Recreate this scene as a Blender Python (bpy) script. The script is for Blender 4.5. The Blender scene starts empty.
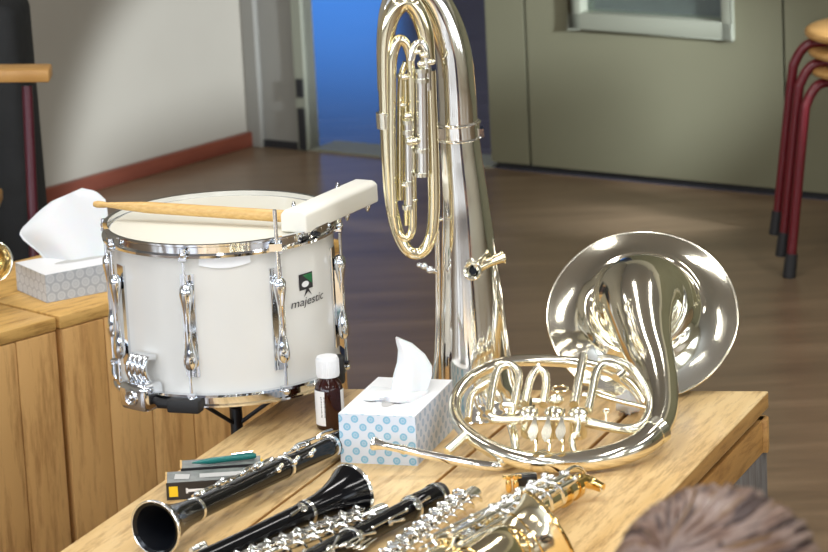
import bpy, bmesh, math, random
from mathutils import Vector, Matrix
random.seed(7)
C = bpy.context.scene.collection
SC = bpy.context.scene
PI = math.pi

# ------------------------------------------------------------------ camera
FPX, PITCH, ROLL, CAMH = 3560.0, 0.25, 0.05, 2.05
cam_d = bpy.data.cameras.new('camera'); cam = bpy.data.objects.new('camera', cam_d); C.objects.link(cam)
cam_d.sensor_width = 36; cam_d.lens = FPX / 828 * 36
cp, sp = math.cos(PITCH), math.sin(PITCH); cr, sr = math.cos(ROLL), math.sin(ROLL)
_r = Vector((1, 0, 0)); F3 = Vector((0, cp, -sp)); _d = Vector((0, -sp, -cp))
R3 = cr * _r + sr * _d; D3 = -sr * _r + cr * _d
CAM = Vector((0, 0, CAMH))
m = Matrix((( R3.x, -D3.x, -F3.x), (R3.y, -D3.y, -F3.y), (R3.z, -D3.z, -F3.z)))
cam.matrix_world = Matrix.Translation(CAM) @ m.to_4x4()
cam_d.clip_start = 0.05
cam_d.dof.use_dof = True; cam_d.dof.focus_distance = 5.6; cam_d.dof.aperture_fstop = 10.0
SC.camera = cam

def ray(px, py): return F3 + R3 * ((px - 414) / FPX) + D3 * ((py - 276) / FPX)
def Q(px, py, z): return CAM + ray(px, py) * z
def H(px, py, h):
    d = ray(px, py); return CAM + d * ((h - CAMH) / d.z)
def onplane(px, py, p0, n):
    d = ray(px, py); return CAM + d * ((p0 - CAM).dot(n) / d.dot(n))

# ------------------------------------------------------------------ light, world, exposure
W = bpy.data.worlds.new('world'); SC.world = W; W.use_nodes = True
W.node_tree.nodes['Background'].inputs[0].default_value = (0.75, 0.85, 1, 1)
W.node_tree.nodes['Background'].inputs[1].default_value = 0.25
SC.view_settings.view_transform = 'Standard'; SC.view_settings.look = 'None'
SC.view_settings.exposure = 0.0; SC.view_settings.gamma = 1.0; SC.view_settings.use_curve_mapping = False

TH = 0.44                                   # table top height
# room axes from the floor lines
KL1, KL2 = H(100, 188, 0), H(253, 144.8, 0)
KB1, KB2 = H(300, 149.5, 0), H(780, 196, 0)
u = (KL2 - KL1).normalized(); v = (KB2 - KB1).normalized()
def isect(p, a, q, b):
    den = a.x * b.y - a.y * b.x; w = q - p
    return p + a * ((w.x * b.y - w.y * b.x) / den)
K = isect(KL1, u, KB1, v)                   # far left corner
nin = Vector((u.y, -u.x, 0));               # left wall normal, into the room
if nin.dot(-K) < 0: nin = -nin
bn = Vector((v.y, -v.x, 0))
if bn.dot(-K) < 0: bn = -bn                 # back wall normal, into the room
CEIL = 3.0; CEIL_W, WIN_W = 24, 62
UP = Vector((0, 0, 1))
def area(name, loc, target, sx, sy, power, col):
    l = bpy.data.lights.new(name, 'AREA'); l.shape = 'RECTANGLE'; l.size = sx; l.size_y = sy
    l.energy = power; l.color = col
    o = bpy.data.objects.new(name, l); C.objects.link(o); o.location = loc
    o.rotation_euler = (Vector(target) - Vector(loc)).to_track_quat('-Z', 'Y').to_euler()
    return o
# ceiling fluorescents
for i, (x, y) in enumerate([(-1.9, 3.2), (-0.3, 3.4), (1.3, 3.6), (-1.8, 5.8), (-0.1, 6.0), (1.6, 6.2), (-0.2, 1.0), (-1.9, 0.8), (3.0, 4.4), (3.2, 1.6)]):
    area('ceiling_lamp', (x, y, CEIL - 0.06), (x, y + 0.001, 0), 0.2, 1.3, CEIL_W, (1, 0.98, 0.95))
# daylight through the windows of the near wall, the right wall and the near end of the left wall
La = K - u * 13.0; END = K + v * 10.5; Rb = END - u * 13.0
nn = (Rb - La).normalized(); nv = Vector((-nn.y, nn.x, 0)); nv = nv if nv.dot(K - La) > 0 else -nv
for k in range(5):
    p = La + nn * (1.3 + 2.0 * k) + nv * 0.06 + UP * 1.75
    area('window_daylight', p, p + nv, 1.35, 1.7, WIN_W, (0.80, 0.89, 1.0))
for k in range(3):
    p = END - u * (3.2 + 2.6 * k) - nin * 0.06 + UP * 1.75
    area('window_daylight', p, p - nin, 1.6, 1.7, WIN_W * 0.55, (0.84, 0.92, 1.0))
for k in range(2):
    p = K - u * (8.6 + 2.2 * k) + nin * 0.06 + UP * 1.75
    area('window_daylight', p, p + nin, 1.5, 1.7, WIN_W, (0.84, 0.92, 1.0))
def spot(name, loc, target, power, deg, blend, col, size=0.05):
    l = bpy.data.lights.new(name, 'SPOT'); l.energy = power; l.spot_size = math.radians(deg); l.spot_blend = blend
    l.color = col; l.shadow_soft_size = size
    o = bpy.data.objects.new(name, l); C.objects.link(o); o.location = loc
    o.rotation_euler = (Vector(target) - Vector(loc)).to_track_quat('-Z', 'Y').to_euler()
    return o
BEAM_T = onplane(240, 170, KL1, nin)
spot('wall_patch_spot', BEAM_T + nin * 3.3 - u * 0.25 + Vector((0, 0, 0.9)), BEAM_T, 600, 24, 0.3, (0.82, 0.9, 1.0), 0.08)  # unseen spot added indoors, standing in for daylight on the left wall

# ------------------------------------------------------------------ materials
def lin(c):
    return tuple(((x / 12.92) if x <= 0.04045 else ((x + 0.055) / 1.055) ** 2.4) for x in c)
def rgb(r, g, b): return (*lin((r / 255, g / 255, b / 255)), 1)
def mat(name, col, rough=0.5, metal=0.0, spec=0.5, coat=0.0, noise=None, bump=0.0, bscale=60):
    M = bpy.data.materials.new(name); M.use_nodes = True; nt = M.node_tree; b = nt.nodes['Principled BSDF']
    b.inputs['Base Color'].default_value = col; b.inputs['Roughness'].default_value = rough
    b.inputs['Metallic'].default_value = metal; b.inputs['Specular IOR Level'].default_value = spec
    b.inputs['Coat Weight'].default_value = coat; b.inputs['Coat Roughness'].default_value = 0.1
    if noise:
        col2, scale, sc3 = noise
        tc = nt.nodes.new('ShaderNodeTexCoord'); mp = nt.nodes.new('ShaderNodeMapping')
        mp.inputs['Scale'].default_value = sc3
        n = nt.nodes.new('ShaderNodeTexNoise'); n.inputs['Scale'].default_value = scale; n.inputs['Detail'].default_value = 5
        r = nt.nodes.new('ShaderNodeValToRGB'); r.color_ramp.elements[0].position = 0.35; r.color_ramp.elements[1].position = 0.65
        r.color_ramp.elements[0].color = col; r.color_ramp.elements[1].color = col2
        L = nt.links.new
        L(tc.outputs['Object'], mp.inputs[0]); L(mp.outputs[0], n.inputs['Vector']); L(n.outputs['Fac'], r.inputs[0]); L(r.outputs[0], b.inputs['Base Color'])
    if bump:
        tc = nt.nodes.new('ShaderNodeTexCoord'); n = nt.nodes.new('ShaderNodeTexNoise'); n.inputs['Scale'].default_value = bscale
        bp = nt.nodes.new('ShaderNodeBump'); bp.inputs['Strength'].default_value = bump; bp.inputs['Distance'].default_value = 0.01
        nt.links.new(tc.outputs['Object'], n.inputs['Vector']); nt.links.new(n.outputs['Fac'], bp.inputs['Height']); nt.links.new(bp.outputs[0], b.inputs['Normal'])
    return M

def wood(name, c_light, c_mid, c_dark, axis_angle=0.0, rough=0.45, grain=1.0, vertical=False):
    """grain running along the local direction axis_angle (or Z)"""
    M = bpy.data.materials.new(name); M.use_nodes = True; nt = M.node_tree; b = nt.nodes['Principled BSDF']; L = nt.links.new
    tc = nt.nodes.new('ShaderNodeTexCoord'); mr = nt.nodes.new('ShaderNodeMapping'); mp = nt.nodes.new('ShaderNodeMapping')
    mr.vector_type = 'POINT'; mr.inputs['Rotation'].default_value = (0, 0, -axis_angle)
    mp.inputs['Scale'].default_value = (6, 6, 0.7) if vertical else (1.3, 9, 9)
    oi = nt.nodes.new('ShaderNodeObjectInfo'); ad = nt.nodes.new('ShaderNodeVectorMath'); ad.operation = 'ADD'
    ml = nt.nodes.new('ShaderNodeMath'); ml.operation = 'MULTIPLY'; ml.inputs[1].default_value = 37
    L(oi.outputs['Random'], ml.inputs[0])
    L(tc.outputs['Object'], mr.inputs[0]); L(mr.outputs[0], mp.inputs[0]); L(mp.outputs[0], ad.inputs[0]); L(ml.outputs[0], ad.inputs[1])
    n1 = nt.nodes.new('ShaderNodeTexNoise'); n1.inputs['Scale'].default_value = 1.1 * grain; n1.inputs['Detail'].default_value = 3; n1.inputs['Distortion'].default_value = 1.2
    n2 = nt.nodes.new('ShaderNodeTexNoise'); n2.inputs['Scale'].default_value = 9 * grain; n2.inputs['Detail'].default_value = 6; n2.inputs['Roughness'].default_value = 0.7
    L(ad.outputs[0], n1.inputs['Vector']); L(ad.outputs[0], n2.inputs['Vector'])
    r1 = nt.nodes.new('ShaderNodeValToRGB'); e = r1.color_ramp.elements
    e[0].position = 0.3; e[0].color = c_light; e[1].position = 0.72; e[1].color = c_mid
    k = e.new(0.86); k.color = c_dark
    L(n1.outputs['Fac'], r1.inputs[0])
    r2 = nt.nodes.new('ShaderNodeValToRGB'); e = r2.color_ramp.elements
    e[0].position = 0.34; e[0].color = (0.50, 0.40, 0.30, 1); e[1].position = 0.52; e[1].color = (1, 1, 1, 1)
    L(n2.outputs['Fac'], r2.inputs[0])
    mx = nt.nodes.new('ShaderNodeMix'); mx.data_type = 'RGBA'; mx.blend_type = 'MULTIPLY'; mx.inputs[0].default_value = 0.75
    L(r1.outputs[0], mx.inputs[6]); L(r2.outputs[0], mx.inputs[7]); L(mx.outputs[2], b.inputs['Base Color'])
    b.inputs['Roughness'].default_value = rough
    bp = nt.nodes.new('ShaderNodeBump'); bp.inputs['Strength'].default_value = 0.25; bp.inputs['Distance'].default_value = 0.005
    L(n2.outputs['Fac'], bp.inputs['Height']); L(bp.outputs[0], b.inputs['Normal'])
    return M

def dots(name, base, dot, cell, r_out, r_in, plane='XZ', rowf=0.86):
    """staggered printed rings on a carton"""
    M = bpy.data.materials.new(name); M.use_nodes = True; nt = M.node_tree; b = nt.nodes['Principled BSDF']; L = nt.links.new
    tc = nt.nodes.new('ShaderNodeTexCoord'); s = nt.nodes.new('ShaderNodeSeparateXYZ'); L(tc.outputs['Object'], s.inputs[0])
    def mth(op, a, c=None):
        n = nt.nodes.new('ShaderNodeMath'); n.operation = op
        for i, q in enumerate((a, c)):
            if q is None: continue
            if isinstance(q, (int, float)): n.inputs[i].default_value = q
            else: L(q, n.inputs[i])
        return n.outputs[0]
    A = s.outputs[plane[0]]; B = s.outputs[plane[1]]
    a = mth('DIVIDE', A, cell); c = mth('DIVIDE', B, cell * rowf)
    row = mth('FLOOR', c); odd = mth('MULTIPLY', mth('MODULO', mth('ADD', row, 100), 2), 0.5)
    fa = mth('SUBTRACT', mth('FRACT', mth('ADD', a, mth('ADD', odd, 50))), 0.5); fc = mth('MULTIPLY', mth('SUBTRACT', mth('FRACT', mth('ADD', c, 50)), 0.5), rowf)
    d = mth('SQRT', mth('ADD', mth('MULTIPLY', fa, fa), mth('MULTIPLY', fc, fc)))
    r1 = mth('LESS_THAN', d, r_out); r2 = mth('LESS_THAN', d, r_in); r3 = mth('LESS_THAN', d, r_in * 0.6)
    f = mth('ADD', mth('SUBTRACT', r1, mth('MULTIPLY', r2, 0.45)), mth('MULTIPLY', r3, 0.3))
    mx = nt.nodes.new('ShaderNodeMix'); mx.data_type = 'RGBA'; L(f, mx.inputs[0]); mx.inputs[6].default_value = base; mx.inputs[7].default_value = dot
    L(mx.outputs[2], b.inputs['Base Color']); b.inputs['Roughness'].default_value = 0.45
    return M

M = {}
M['silver'] = mat('silver plate', (0.95, 0.93, 0.87, 1), 0.09, 1)
M['warm_silver'] = mat('reflection tinted silver plate', (0.95, 0.87, 0.62, 1), 0.12, 1)  # yellow reflection of the surrounding wood put into the plate's colour
M['horn_silver'] = mat('yellowed silver plate', (0.95, 0.91, 0.77, 1), 0.10, 1)
M['pale_silver'] = mat('bright silver plate', (0.96, 0.93, 0.78, 1), 0.2, 1)
M['chrome'] = mat('chrome', (0.80, 0.82, 0.85, 1), 0.07, 1)
M['nickel'] = mat('nickel keywork', (0.93, 0.93, 0.90, 1), 0.14, 1)
M['brass'] = mat('lacquered brass', (0.93, 0.66, 0.26, 1), 0.11, 1)
M['pale_brass'] = mat('pale brass', (0.95, 0.84, 0.58, 1), 0.12, 1)
M['copper'] = mat('copper brass', (0.8, 0.45, 0.22, 1), 0.25, 1)
M['black_wood'] = mat('black grenadilla', (0.004, 0.004, 0.005, 1), 0.12, 0, 0.28)
M['bore'] = mat('dull black bore', (0.004, 0.005, 0.008, 1), 0.5, 0, 0.2)
M['black_plastic'] = mat('black plastic', (0.012, 0.012, 0.014, 1), 0.35)
M['black_rubber'] = mat('black rubber', (0.014, 0.014, 0.015, 1), 0.6)
M['drum_shell'] = mat('white drum wrap', rgb(226, 226, 222), 0.22, 0, 0.5, 0.3)
M['drum_head'] = mat('white coated drum skin', rgb(228, 226, 212), 0.5)
M['white_foam'] = mat('white plastic pad', rgb(240, 238, 228), 0.5)
M['stick'] = mat('light hickory', rgb(222, 184, 118), 0.4, noise=(rgb(206, 164, 98), 30, (1, 8, 8)))
M['tissue'] = mat('white tissue paper', rgb(226, 228, 230), 0.85)
M['tissue'].node_tree.nodes['Principled BSDF'].inputs['Subsurface Weight'].default_value = 0.15
M['card_white'] = mat('white card', rgb(238, 240, 242), 0.5)
M['table'] = wood('honey pine tabletop', rgb(238, 210, 158), rgb(216, 178, 116), rgb(146, 104, 60), 0)
M['table_side'] = wood('rough pine apron and shaded edges', rgb(206, 160, 94), rgb(180, 132, 72), rgb(130, 88, 46), 0)
M['box_top'] = wood('pine box top', rgb(226, 184, 112), rgb(204, 160, 88), rgb(150, 108, 58), 0)
M['box_side'] = wood('pine box plank', rgb(220, 176, 114), rgb(204, 158, 96), rgb(158, 114, 66), 0, 0.6, 0.8, True)
M['grey_wood'] = wood('weathered grey plank', rgb(128, 124, 120), rgb(108, 106, 106), rgb(70, 68, 68), 0, 0.7, 1, True)
M['gap'] = mat('dark gap', rgb(60, 42, 26), 0.9)
M['seat_wood'] = mat('varnished plywood', rgb(196, 152, 92), 0.35, noise=(rgb(178, 134, 76), 14, (1, 8, 1)))
M['maroon'] = mat('dark red enamel', rgb(96, 20, 28), 0.3)
M['maroon_dark'] = mat('deep maroon enamel', rgb(72, 16, 32), 0.35)
M['wall_white'] = mat('off-white painted wall', rgb(157, 151, 138), 0.85, noise=(rgb(152, 146, 133), 2.2, (1, 1, 1)))
M['wall_far'] = mat('cream painted wall', rgb(196, 190, 170), 0.85)
M['wall_near'] = mat('grey blue near wall', rgb(104, 104, 116), 0.85)
M['door_paint'] = mat('grey green door paint', rgb(117, 115, 93), 0.7, 0, 0.25, noise=(rgb(112, 110, 88), 1.5, (1, 1, 1)))
M['door_trim'] = mat('pale grey green frame paint', rgb(134, 136, 120), 0.45)
M['panel_grey'] = mat('grey painted panel', rgb(134, 132, 124), 0.5)
M['ceiling'] = mat('grey white ceiling', rgb(192, 194, 200), 0.9)
M['skirting'] = mat('red brown skirting', rgb(116, 58, 38), 0.5, noise=(rgb(104, 50, 32), 8, (1, 1, 6)))
M['black_cloth'] = mat('black padded cloth', rgb(22, 24, 26), 0.8, bump=0.3, bscale=30)
M['skin'] = mat('skin', rgb(214, 164, 134), 0.5)
M['sweater'] = mat('navy sweater', rgb(44, 52, 84), 0.9)
M['jeans'] = mat('dark trousers', rgb(50, 52, 62), 0.9)
M['teal'] = mat('teal pen plastic', rgb(10, 110, 104), 0.3)
M['yellow'] = mat('yellow print', rgb(246, 204, 36), 0.4)
M['carton_dark'] = mat('dark carton', rgb(44, 42, 44), 0.35)
M['carton_grey'] = mat('grey carton lid', rgb(132, 136, 132), 0.25, noise=(rgb(112, 116, 114), 60, (1, 1, 1)))
M['print_grey'] = mat('grey print', rgb(190, 190, 188), 0.5)
M['print_dark'] = mat('dark print', rgb(46, 44, 48), 0.5)
M['print_green'] = mat('green print', rgb(24, 110, 62), 0.3)
M['cork'] = mat('cork', rgb(190, 140, 90), 0.8)
M['frame_dark'] = mat('dark gasket and gap shade', rgb(30, 30, 32), 0.6)

# floor: brown linoleum with lengthwise streaks
def floor_mat(name, c1, c2, c3, rough, ang):
    Mt = bpy.data.materials.new(name); Mt.use_nodes = True; nt = Mt.node_tree; b = nt.nodes['Principled BSDF']; L = nt.links.new
    tc = nt.nodes.new('ShaderNodeTexCoord'); mp = nt.nodes.new('ShaderNodeMapping'); mp.inputs['Rotation'].default_value = (0, 0, ang); mp.inputs['Scale'].default_value = (0.8, 5, 1)
    n = nt.nodes.new('ShaderNodeTexNoise'); n.inputs['Scale'].default_value = 2.4; n.inputs['Detail'].default_value = 6; n.inputs['Roughness'].default_value = 0.6
    r = nt.nodes.new('ShaderNodeValToRGB'); e = r.color_ramp.elements
    e[0].position = 0.3; e[0].color = c1; e[1].position = 0.7; e[1].color = c2; k = e.new(0.5); k.color = c3
    L(tc.outputs['Object'], mp.inputs[0]); L(mp.outputs[0], n.inputs['Vector']); L(n.outputs['Fac'], r.inputs[0]); L(r.outputs[0], b.inputs['Base Color'])
    b.inputs['Roughness'].default_value = rough
    return Mt
M['floor'] = floor_mat('brown vinyl floor', rgb(102, 84, 65), rgb(134, 112, 88), rgb(118, 98, 76), 0.3, 0.12)
M['floor_far'] = floor_mat('grey mauve vinyl floor', rgb(92, 88, 104), rgb(112, 108, 122), rgb(100, 98, 112), 0.16, 0.1)
def emis(name, col, s):
    Mt = bpy.data.materials.new(name); Mt.use_nodes = True; b = Mt.node_tree.nodes['Principled BSDF']
    b.inputs['Base Color'].default_value = (0, 0, 0, 1); b.inputs['Emission Color'].default_value = col; b.inputs['Emission Strength'].default_value = s
    return Mt
M['sky_blue'] = emis('blue daylight in the far window', (0.06, 0.27, 0.85, 1), 2.6)
g = bpy.data.materials.new('window glass'); g.use_nodes = True; b = g.node_tree.nodes['Principled BSDF']
b.inputs['Base Color'].default_value = rgb(200, 214, 200); b.inputs['Transmission Weight'].default_value = 0.9; b.inputs['Roughness'].default_value = 0.03; b.inputs['IOR'].default_value = 1.1
M['glass'] = g
g = bpy.data.materials.new('amber bottle glass'); g.use_nodes = True; b = g.node_tree.nodes['Principled BSDF']
b.inputs['Base Color'].default_value = rgb(58, 20, 12); b.inputs['Transmission Weight'].default_value = 0.35; b.inputs['Roughness'].default_value = 0.05
M['amber'] = g
M['hair'] = mat('brown hair', rgb(86, 60, 46), 0.38, noise=(rgb(140, 116, 104), 9, (1, 1, 1)))
M['hair_light'] = mat('lighter brown hair', rgb(136, 116, 106), 0.38)
M['hair_gold'] = mat('golden brown hair', rgb(116, 88, 62), 0.38)
M['hair_dark'] = mat('darker brown scalp hair', rgb(62, 44, 40), 0.55)

# ------------------------------------------------------------------ mesh building
def frame_of(d):
    d = d.normalized(); a = Vector((0, 0, 1)) if abs(d.z) < 0.9 else Vector((1, 0, 0))
    x = d.cross(a).normalized(); return x, d.cross(x).normalized()
def smooth(pts, rs, k=6):
    """Catmull-Rom through the points"""
    P = [Vector(p) for p in pts]; n = len(P)
    if n < 3: return P, rs
    out, ro = [], []
    for i in range(n - 1):
        p0 = P[i - 1] if i else P[0] * 2 - P[1]; p1 = P[i]; p2 = P[i + 1]; p3 = P[i + 2] if i + 2 < n else P[-1] * 2 - P[-2]
        for j in range(k):
            t = j / k
            out.append(0.5 * ((2 * p1) + (p2 - p0) * t + (2 * p0 - 5 * p1 + 4 * p2 - p3) * t * t + (3 * p1 - p0 - 3 * p2 + p3) * t ** 3))
            ro.append(rs[i] * (1 - t) + rs[i + 1] * t)
    out.append(P[-1]); ro.append(rs[-1])
    return out, ro
class G:
    def __init__(s): s.v = []; s.f = []; s.m = []; s.mi = 0
    def add(s, vs, fs):
        o = len(s.v); s.v += [Vector(p) for p in vs]; s.f += [tuple(i + o for i in f) for f in fs]; s.m += [s.mi] * len(fs); return s
    def tube(s, pts, r, n=14, k=6, caps=True, closed=False, flat=1.0):
        rs = [r] * len(pts) if isinstance(r, (int, float)) else list(r)
        P = [Vector(p) for p in pts]
        if k > 1: P, rs = smooth(P, rs, k)
        N = len(P); T = [(P[min(i + 1, N - 1)] - P[max(i - 1, 0)]).normalized() for i in range(N)]
        x, y = frame_of(T[0]); vs = []
        for i in range(N):
            x = (x - T[i] * x.dot(T[i])).normalized(); y = T[i].cross(x)
            vs += [P[i] + (x * math.cos(a) + y * math.sin(a) * flat) * rs[i] for a in (2 * PI * j / n for j in range(n))]
        fs = [(i * n + j, i * n + (j + 1) % n, (i + 1) * n + (j + 1) % n, (i + 1) * n + j) for i in range(N - 1) for j in range(n)]
        if caps: fs += [tuple(range(n - 1, -1, -1)), tuple(range((N - 1) * n, N * n))]
        return s.add(vs, fs)
    def ring(s, c, axis, R, r, n=40, m_=8, ry=None, xdir=None):
        axis = Vector(axis).normalized(); x, y = frame_of(axis)
        if xdir is not None: x = Vector(xdir).normalized(); y = axis.cross(x)
        c = Vector(c); vs = []; ry = R if ry is None else ry
        for i in range(n):
            a = 2 * PI * i / n; o = x * math.cos(a) * R + y * math.sin(a) * ry; rd = o.normalized()
            vs += [c + o + (rd * math.cos(b_) + axis * math.sin(b_)) * r for b_ in (2 * PI * j / m_ for j in range(m_))]
        fs = [(i * m_ + j, i * m_ + (j + 1) % m_, ((i + 1) % n) * m_ + (j + 1) % m_, ((i + 1) % n) * m_ + j) for i in range(n) for j in range(m_)]
        return s.add(vs, fs)
    def lathe(s, prof, c, axis, n=32, caps=True):
        """prof: (radius, distance along axis)"""
        axis = Vector(axis).normalized(); x, y = frame_of(axis); c = Vector(c); vs = []
        for r, t in prof: vs += [c + axis * t + (x * math.cos(a) + y * math.sin(a)) * r for a in (2 * PI * j / n for j in range(n))]
        N = len(prof)
        fs = [(i * n + j, i * n + (j + 1) % n, (i + 1) * n + (j + 1) % n, (i + 1) * n + j) for i in range(N - 1) for j in range(n)]
        if caps: fs += [tuple(range(n - 1, -1, -1)), tuple(range((N - 1) * n, N * n))]
        return s.add(vs, fs)
    def cyl(s, c, axis, r, h, n=20): return s.lathe([(r, 0), (r, h)], c, axis, n)
    def ball(s, c, r, sc=(1, 1, 1), n=14):
        vs, fs = [], []; c = Vector(c); h = n // 2
        for i in range(h + 1):
            t = PI * i / h
            for j in range(n):
                a = 2 * PI * j / n; vs.append(c + Vector((math.sin(t) * math.cos(a) * sc[0], math.sin(t) * math.sin(a) * sc[1], math.cos(t) * sc[2])) * r)
        fs = [(i * n + j, (i + 1) * n + j, (i + 1) * n + (j + 1) % n, i * n + (j + 1) % n) for i in range(h) for j in range(n)]
        return s.add(vs, fs)
    def hexa(s, q):
        """8 corners: bottom four then top four"""
        return s.add(q, [(3, 2, 1, 0), (4, 5, 6, 7), (0, 1, 5, 4), (1, 2, 6, 5), (2, 3, 7, 6), (3, 0, 4, 7)])
    def box(s, c, size, ax=None, ay=None, az=None):
        c = Vector(c); ax = Vector(ax or (1, 0, 0)).normalized(); az = Vector(az or (0, 0, 1)).normalized(); ay = Vector(ay).normalized() if ay else az.cross(ax)
        a, b_, d = ax * size[0] / 2, ay * size[1] / 2, az * size[2] / 2
        return s.hexa([c - a - b_ - d, c + a - b_ - d, c + a + b_ - d, c - a + b_ - d, c - a - b_ + d, c + a - b_ + d, c + a + b_ + d, c - a + b_ + d])
    def build(s, name, mt, parent=None, world=True, bevel=0, seg=2, sm=True, angle=40, sub=0):
        me = bpy.data.meshes.new(name); off = Vector((0, 0, 0))
        if parent is not None and world:
            off = root_loc(parent)
        me.from_pydata([tuple(p - off) for p in s.v], [], s.f)
        for x in (mt if isinstance(mt, (list, tuple)) else [mt]): me.materials.append(x)
        for p, i in zip(me.polygons, s.m): p.material_index = i
        bm = bmesh.new(); bm.from_mesh(me)
        bmesh.ops.remove_doubles(bm, verts=bm.verts, dist=1e-6)
        bmesh.ops.recalc_face_normals(bm, faces=bm.faces)
        if bevel: bmesh.ops.bevel(bm, geom=list(bm.edges), offset=bevel, segments=seg, affect='EDGES', profile=0.5)
        ang = math.radians(angle)
        for f in bm.faces: f.smooth = sm
        for e in bm.edges:
            if len(e.link_faces) == 2 and e.calc_face_angle(0) > ang: e.smooth = False
        bm.to_mesh(me); bm.free()
        o = bpy.data.objects.new(name, me); C.objects.link(o)
        if parent is not None: o.parent = parent
        return o
def root_loc(p):
    l = Vector((0, 0, 0))
    while p is not None: l += p.location; p = p.parent
    return l
def thing(name, label, cat, loc=(0, 0, 0), group=None):
    o = bpy.data.objects.new(name, None); C.objects.link(o); o.location = loc; o.empty_display_size = 0.05
    o['label'] = label; o['category'] = cat
    if group: o['group'] = group
    return o
def tag(o, label, cat, group=None):
    o['label'] = label; o['category'] = cat
    if group: o['group'] = group
    return o
def struct(o): o['kind'] = 'structure'; return o
def dup(root, label=None, group=None):
    def cp_(o, par):
        c = o.copy(); C.objects.link(c); c.parent = par
        for ch in list(o.children): cp_(ch, c)
        return c
    r = cp_(root, None)
    if label: r['label'] = label
    if group: r['group'] = group
    return r
def text_geo(g_, body, size, place):
    """letters as flat polygons; place maps (x, y) to a world point"""
    cu = bpy.data.curves.new('lettering', 'FONT'); cu.body = body; cu.size = size; cu.align_x = 'CENTER'; cu.resolution_u = 3
    o = bpy.data.objects.new('lettering', cu); C.objects.link(o)
    dg = bpy.context.evaluated_depsgraph_get(); me = o.evaluated_get(dg).to_mesh()
    g_.add([place(p.co.x, p.co.y) for p in me.vertices], [tuple(p.vertices) for p in me.polygons])
    o.evaluated_get(dg).to_mesh_clear(); bpy.data.objects.remove(o); bpy.data.curves.remove(cu)

UP = Vector((0, 0, 1))
# ------------------------------------------------------------------ room
def wallbox(g_, a, b_, z0, z1, t, nrm):
    """upright slab with its face on a-b and its thickness away from nrm"""
    o = -nrm * t
    g_.hexa([Vector((*p.xy, z0)) for p in (a, b_, b_ + o, a + o)] + [Vector((*p.xy, z1)) for p in (a, b_, b_ + o, a + o)])
# left wall and its skirting
La = K - u * 13.0
g_ = G(); wallbox(g_, La, K, 0, CEIL, 0.15, nin); struct(g_.build('wall_left', M['wall_white'], sm=False))
g_ = G(); wallbox(g_, La + nin * 0.018, K + nin * 0.018, 0, 0.042, 0.018, nin); struct(g_.build('baseboard_left', M['skirting'], sm=False, bevel=0.003))
# back wall pieces: points along it found from floor-level pixels
def bp(px):
    n = bn; d = ray(px, 276); t = (K - CAM).dot(n) / d.dot(n); p = CAM + d * t
    # correct for the lean of uprights: use the floor line itself
    for _ in range(8):
        f = p.copy(); f.z = 0; w = f - CAM; zc = w.dot(F3); x = 414 + FPX * w.dot(R3) / zc
        p += v * ((px - x) / FPX * zc / max(0.3, abs(v.dot(R3))))
    p.z = 0; return p
E1, E2, E3, E4 = bp(311), bp(492), bp(531), bp(787)
END = K + v * 10.5
g_ = G(); wallbox(g_, K, E1, 0, 2.25, 0.04, bn); struct(g_.build('wall_back_panel', M['panel_grey'], sm=False)).name = 'wall_back'
g_ = G(); wallbox(g_, K, END, 2.25, CEIL, 0.12, bn); struct(g_.build('wall_back_upper', M['wall_far'], sm=False))
# frame and gasket at the panel's free edge
g_ = G(); wallbox(g_, E1 - v * 0.035 + bn * 0.012, E1 + bn * 0.012, 0, 2.25, 0.055, bn); struct(g_.build('trim_1', M['door_trim'], sm=False, bevel=0.003))
g_ = G(); wallbox(g_, E1 - v * 0.024 + bn * 0.02, E1 - v * 0.004 + bn * 0.02, 0.005, 0.12, 0.01, bn)
wallbox(g_, E1 - v * 0.024 + bn * 0.02, E1 - v * 0.004 + bn * 0.02, 0.15, 0.2, 0.01, bn); struct(g_.build('trim_2', M['frame_dark'], sm=False))
g_ = G(); wallbox(g_, E1 - v * 0.16 + bn * 0.008, E1 - v * 0.03 + bn * 0.008, 0.0, 0.02, 0.008, bn); struct(g_.build('trim_3', M['frame_dark'], sm=False))
g_ = G(); wallbox(g_, K + bn * 0.02, K + v * 0.045 + bn * 0.02, 0, 2.25, 0.02, bn); struct(g_.build('trim_4', M['panel_grey'], sm=False, bevel=0.003))
# doors
def door(idx, a, b_, mt, win=None):
    g_ = G(); z0, z1 = 0.018, 2.24
    if not win: wallbox(g_, a, b_, z0, z1, 0.045, bn)
    else:
        wa, wb, w0, w1 = win
        wallbox(g_, a, b_, z0, w0, 0.045, bn); wallbox(g_, a, b_, w1, z1, 0.045, bn)
        wallbox(g_, a, wa, w0, w1, 0.045, bn); wallbox(g_, wb, b_, w0, w1, 0.045, bn)
    d = struct(g_.build('door_%d' % idx, mt, sm=False))
    return d
door(1, E2, E3 - v * 0.004, M['door_paint'])
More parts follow.
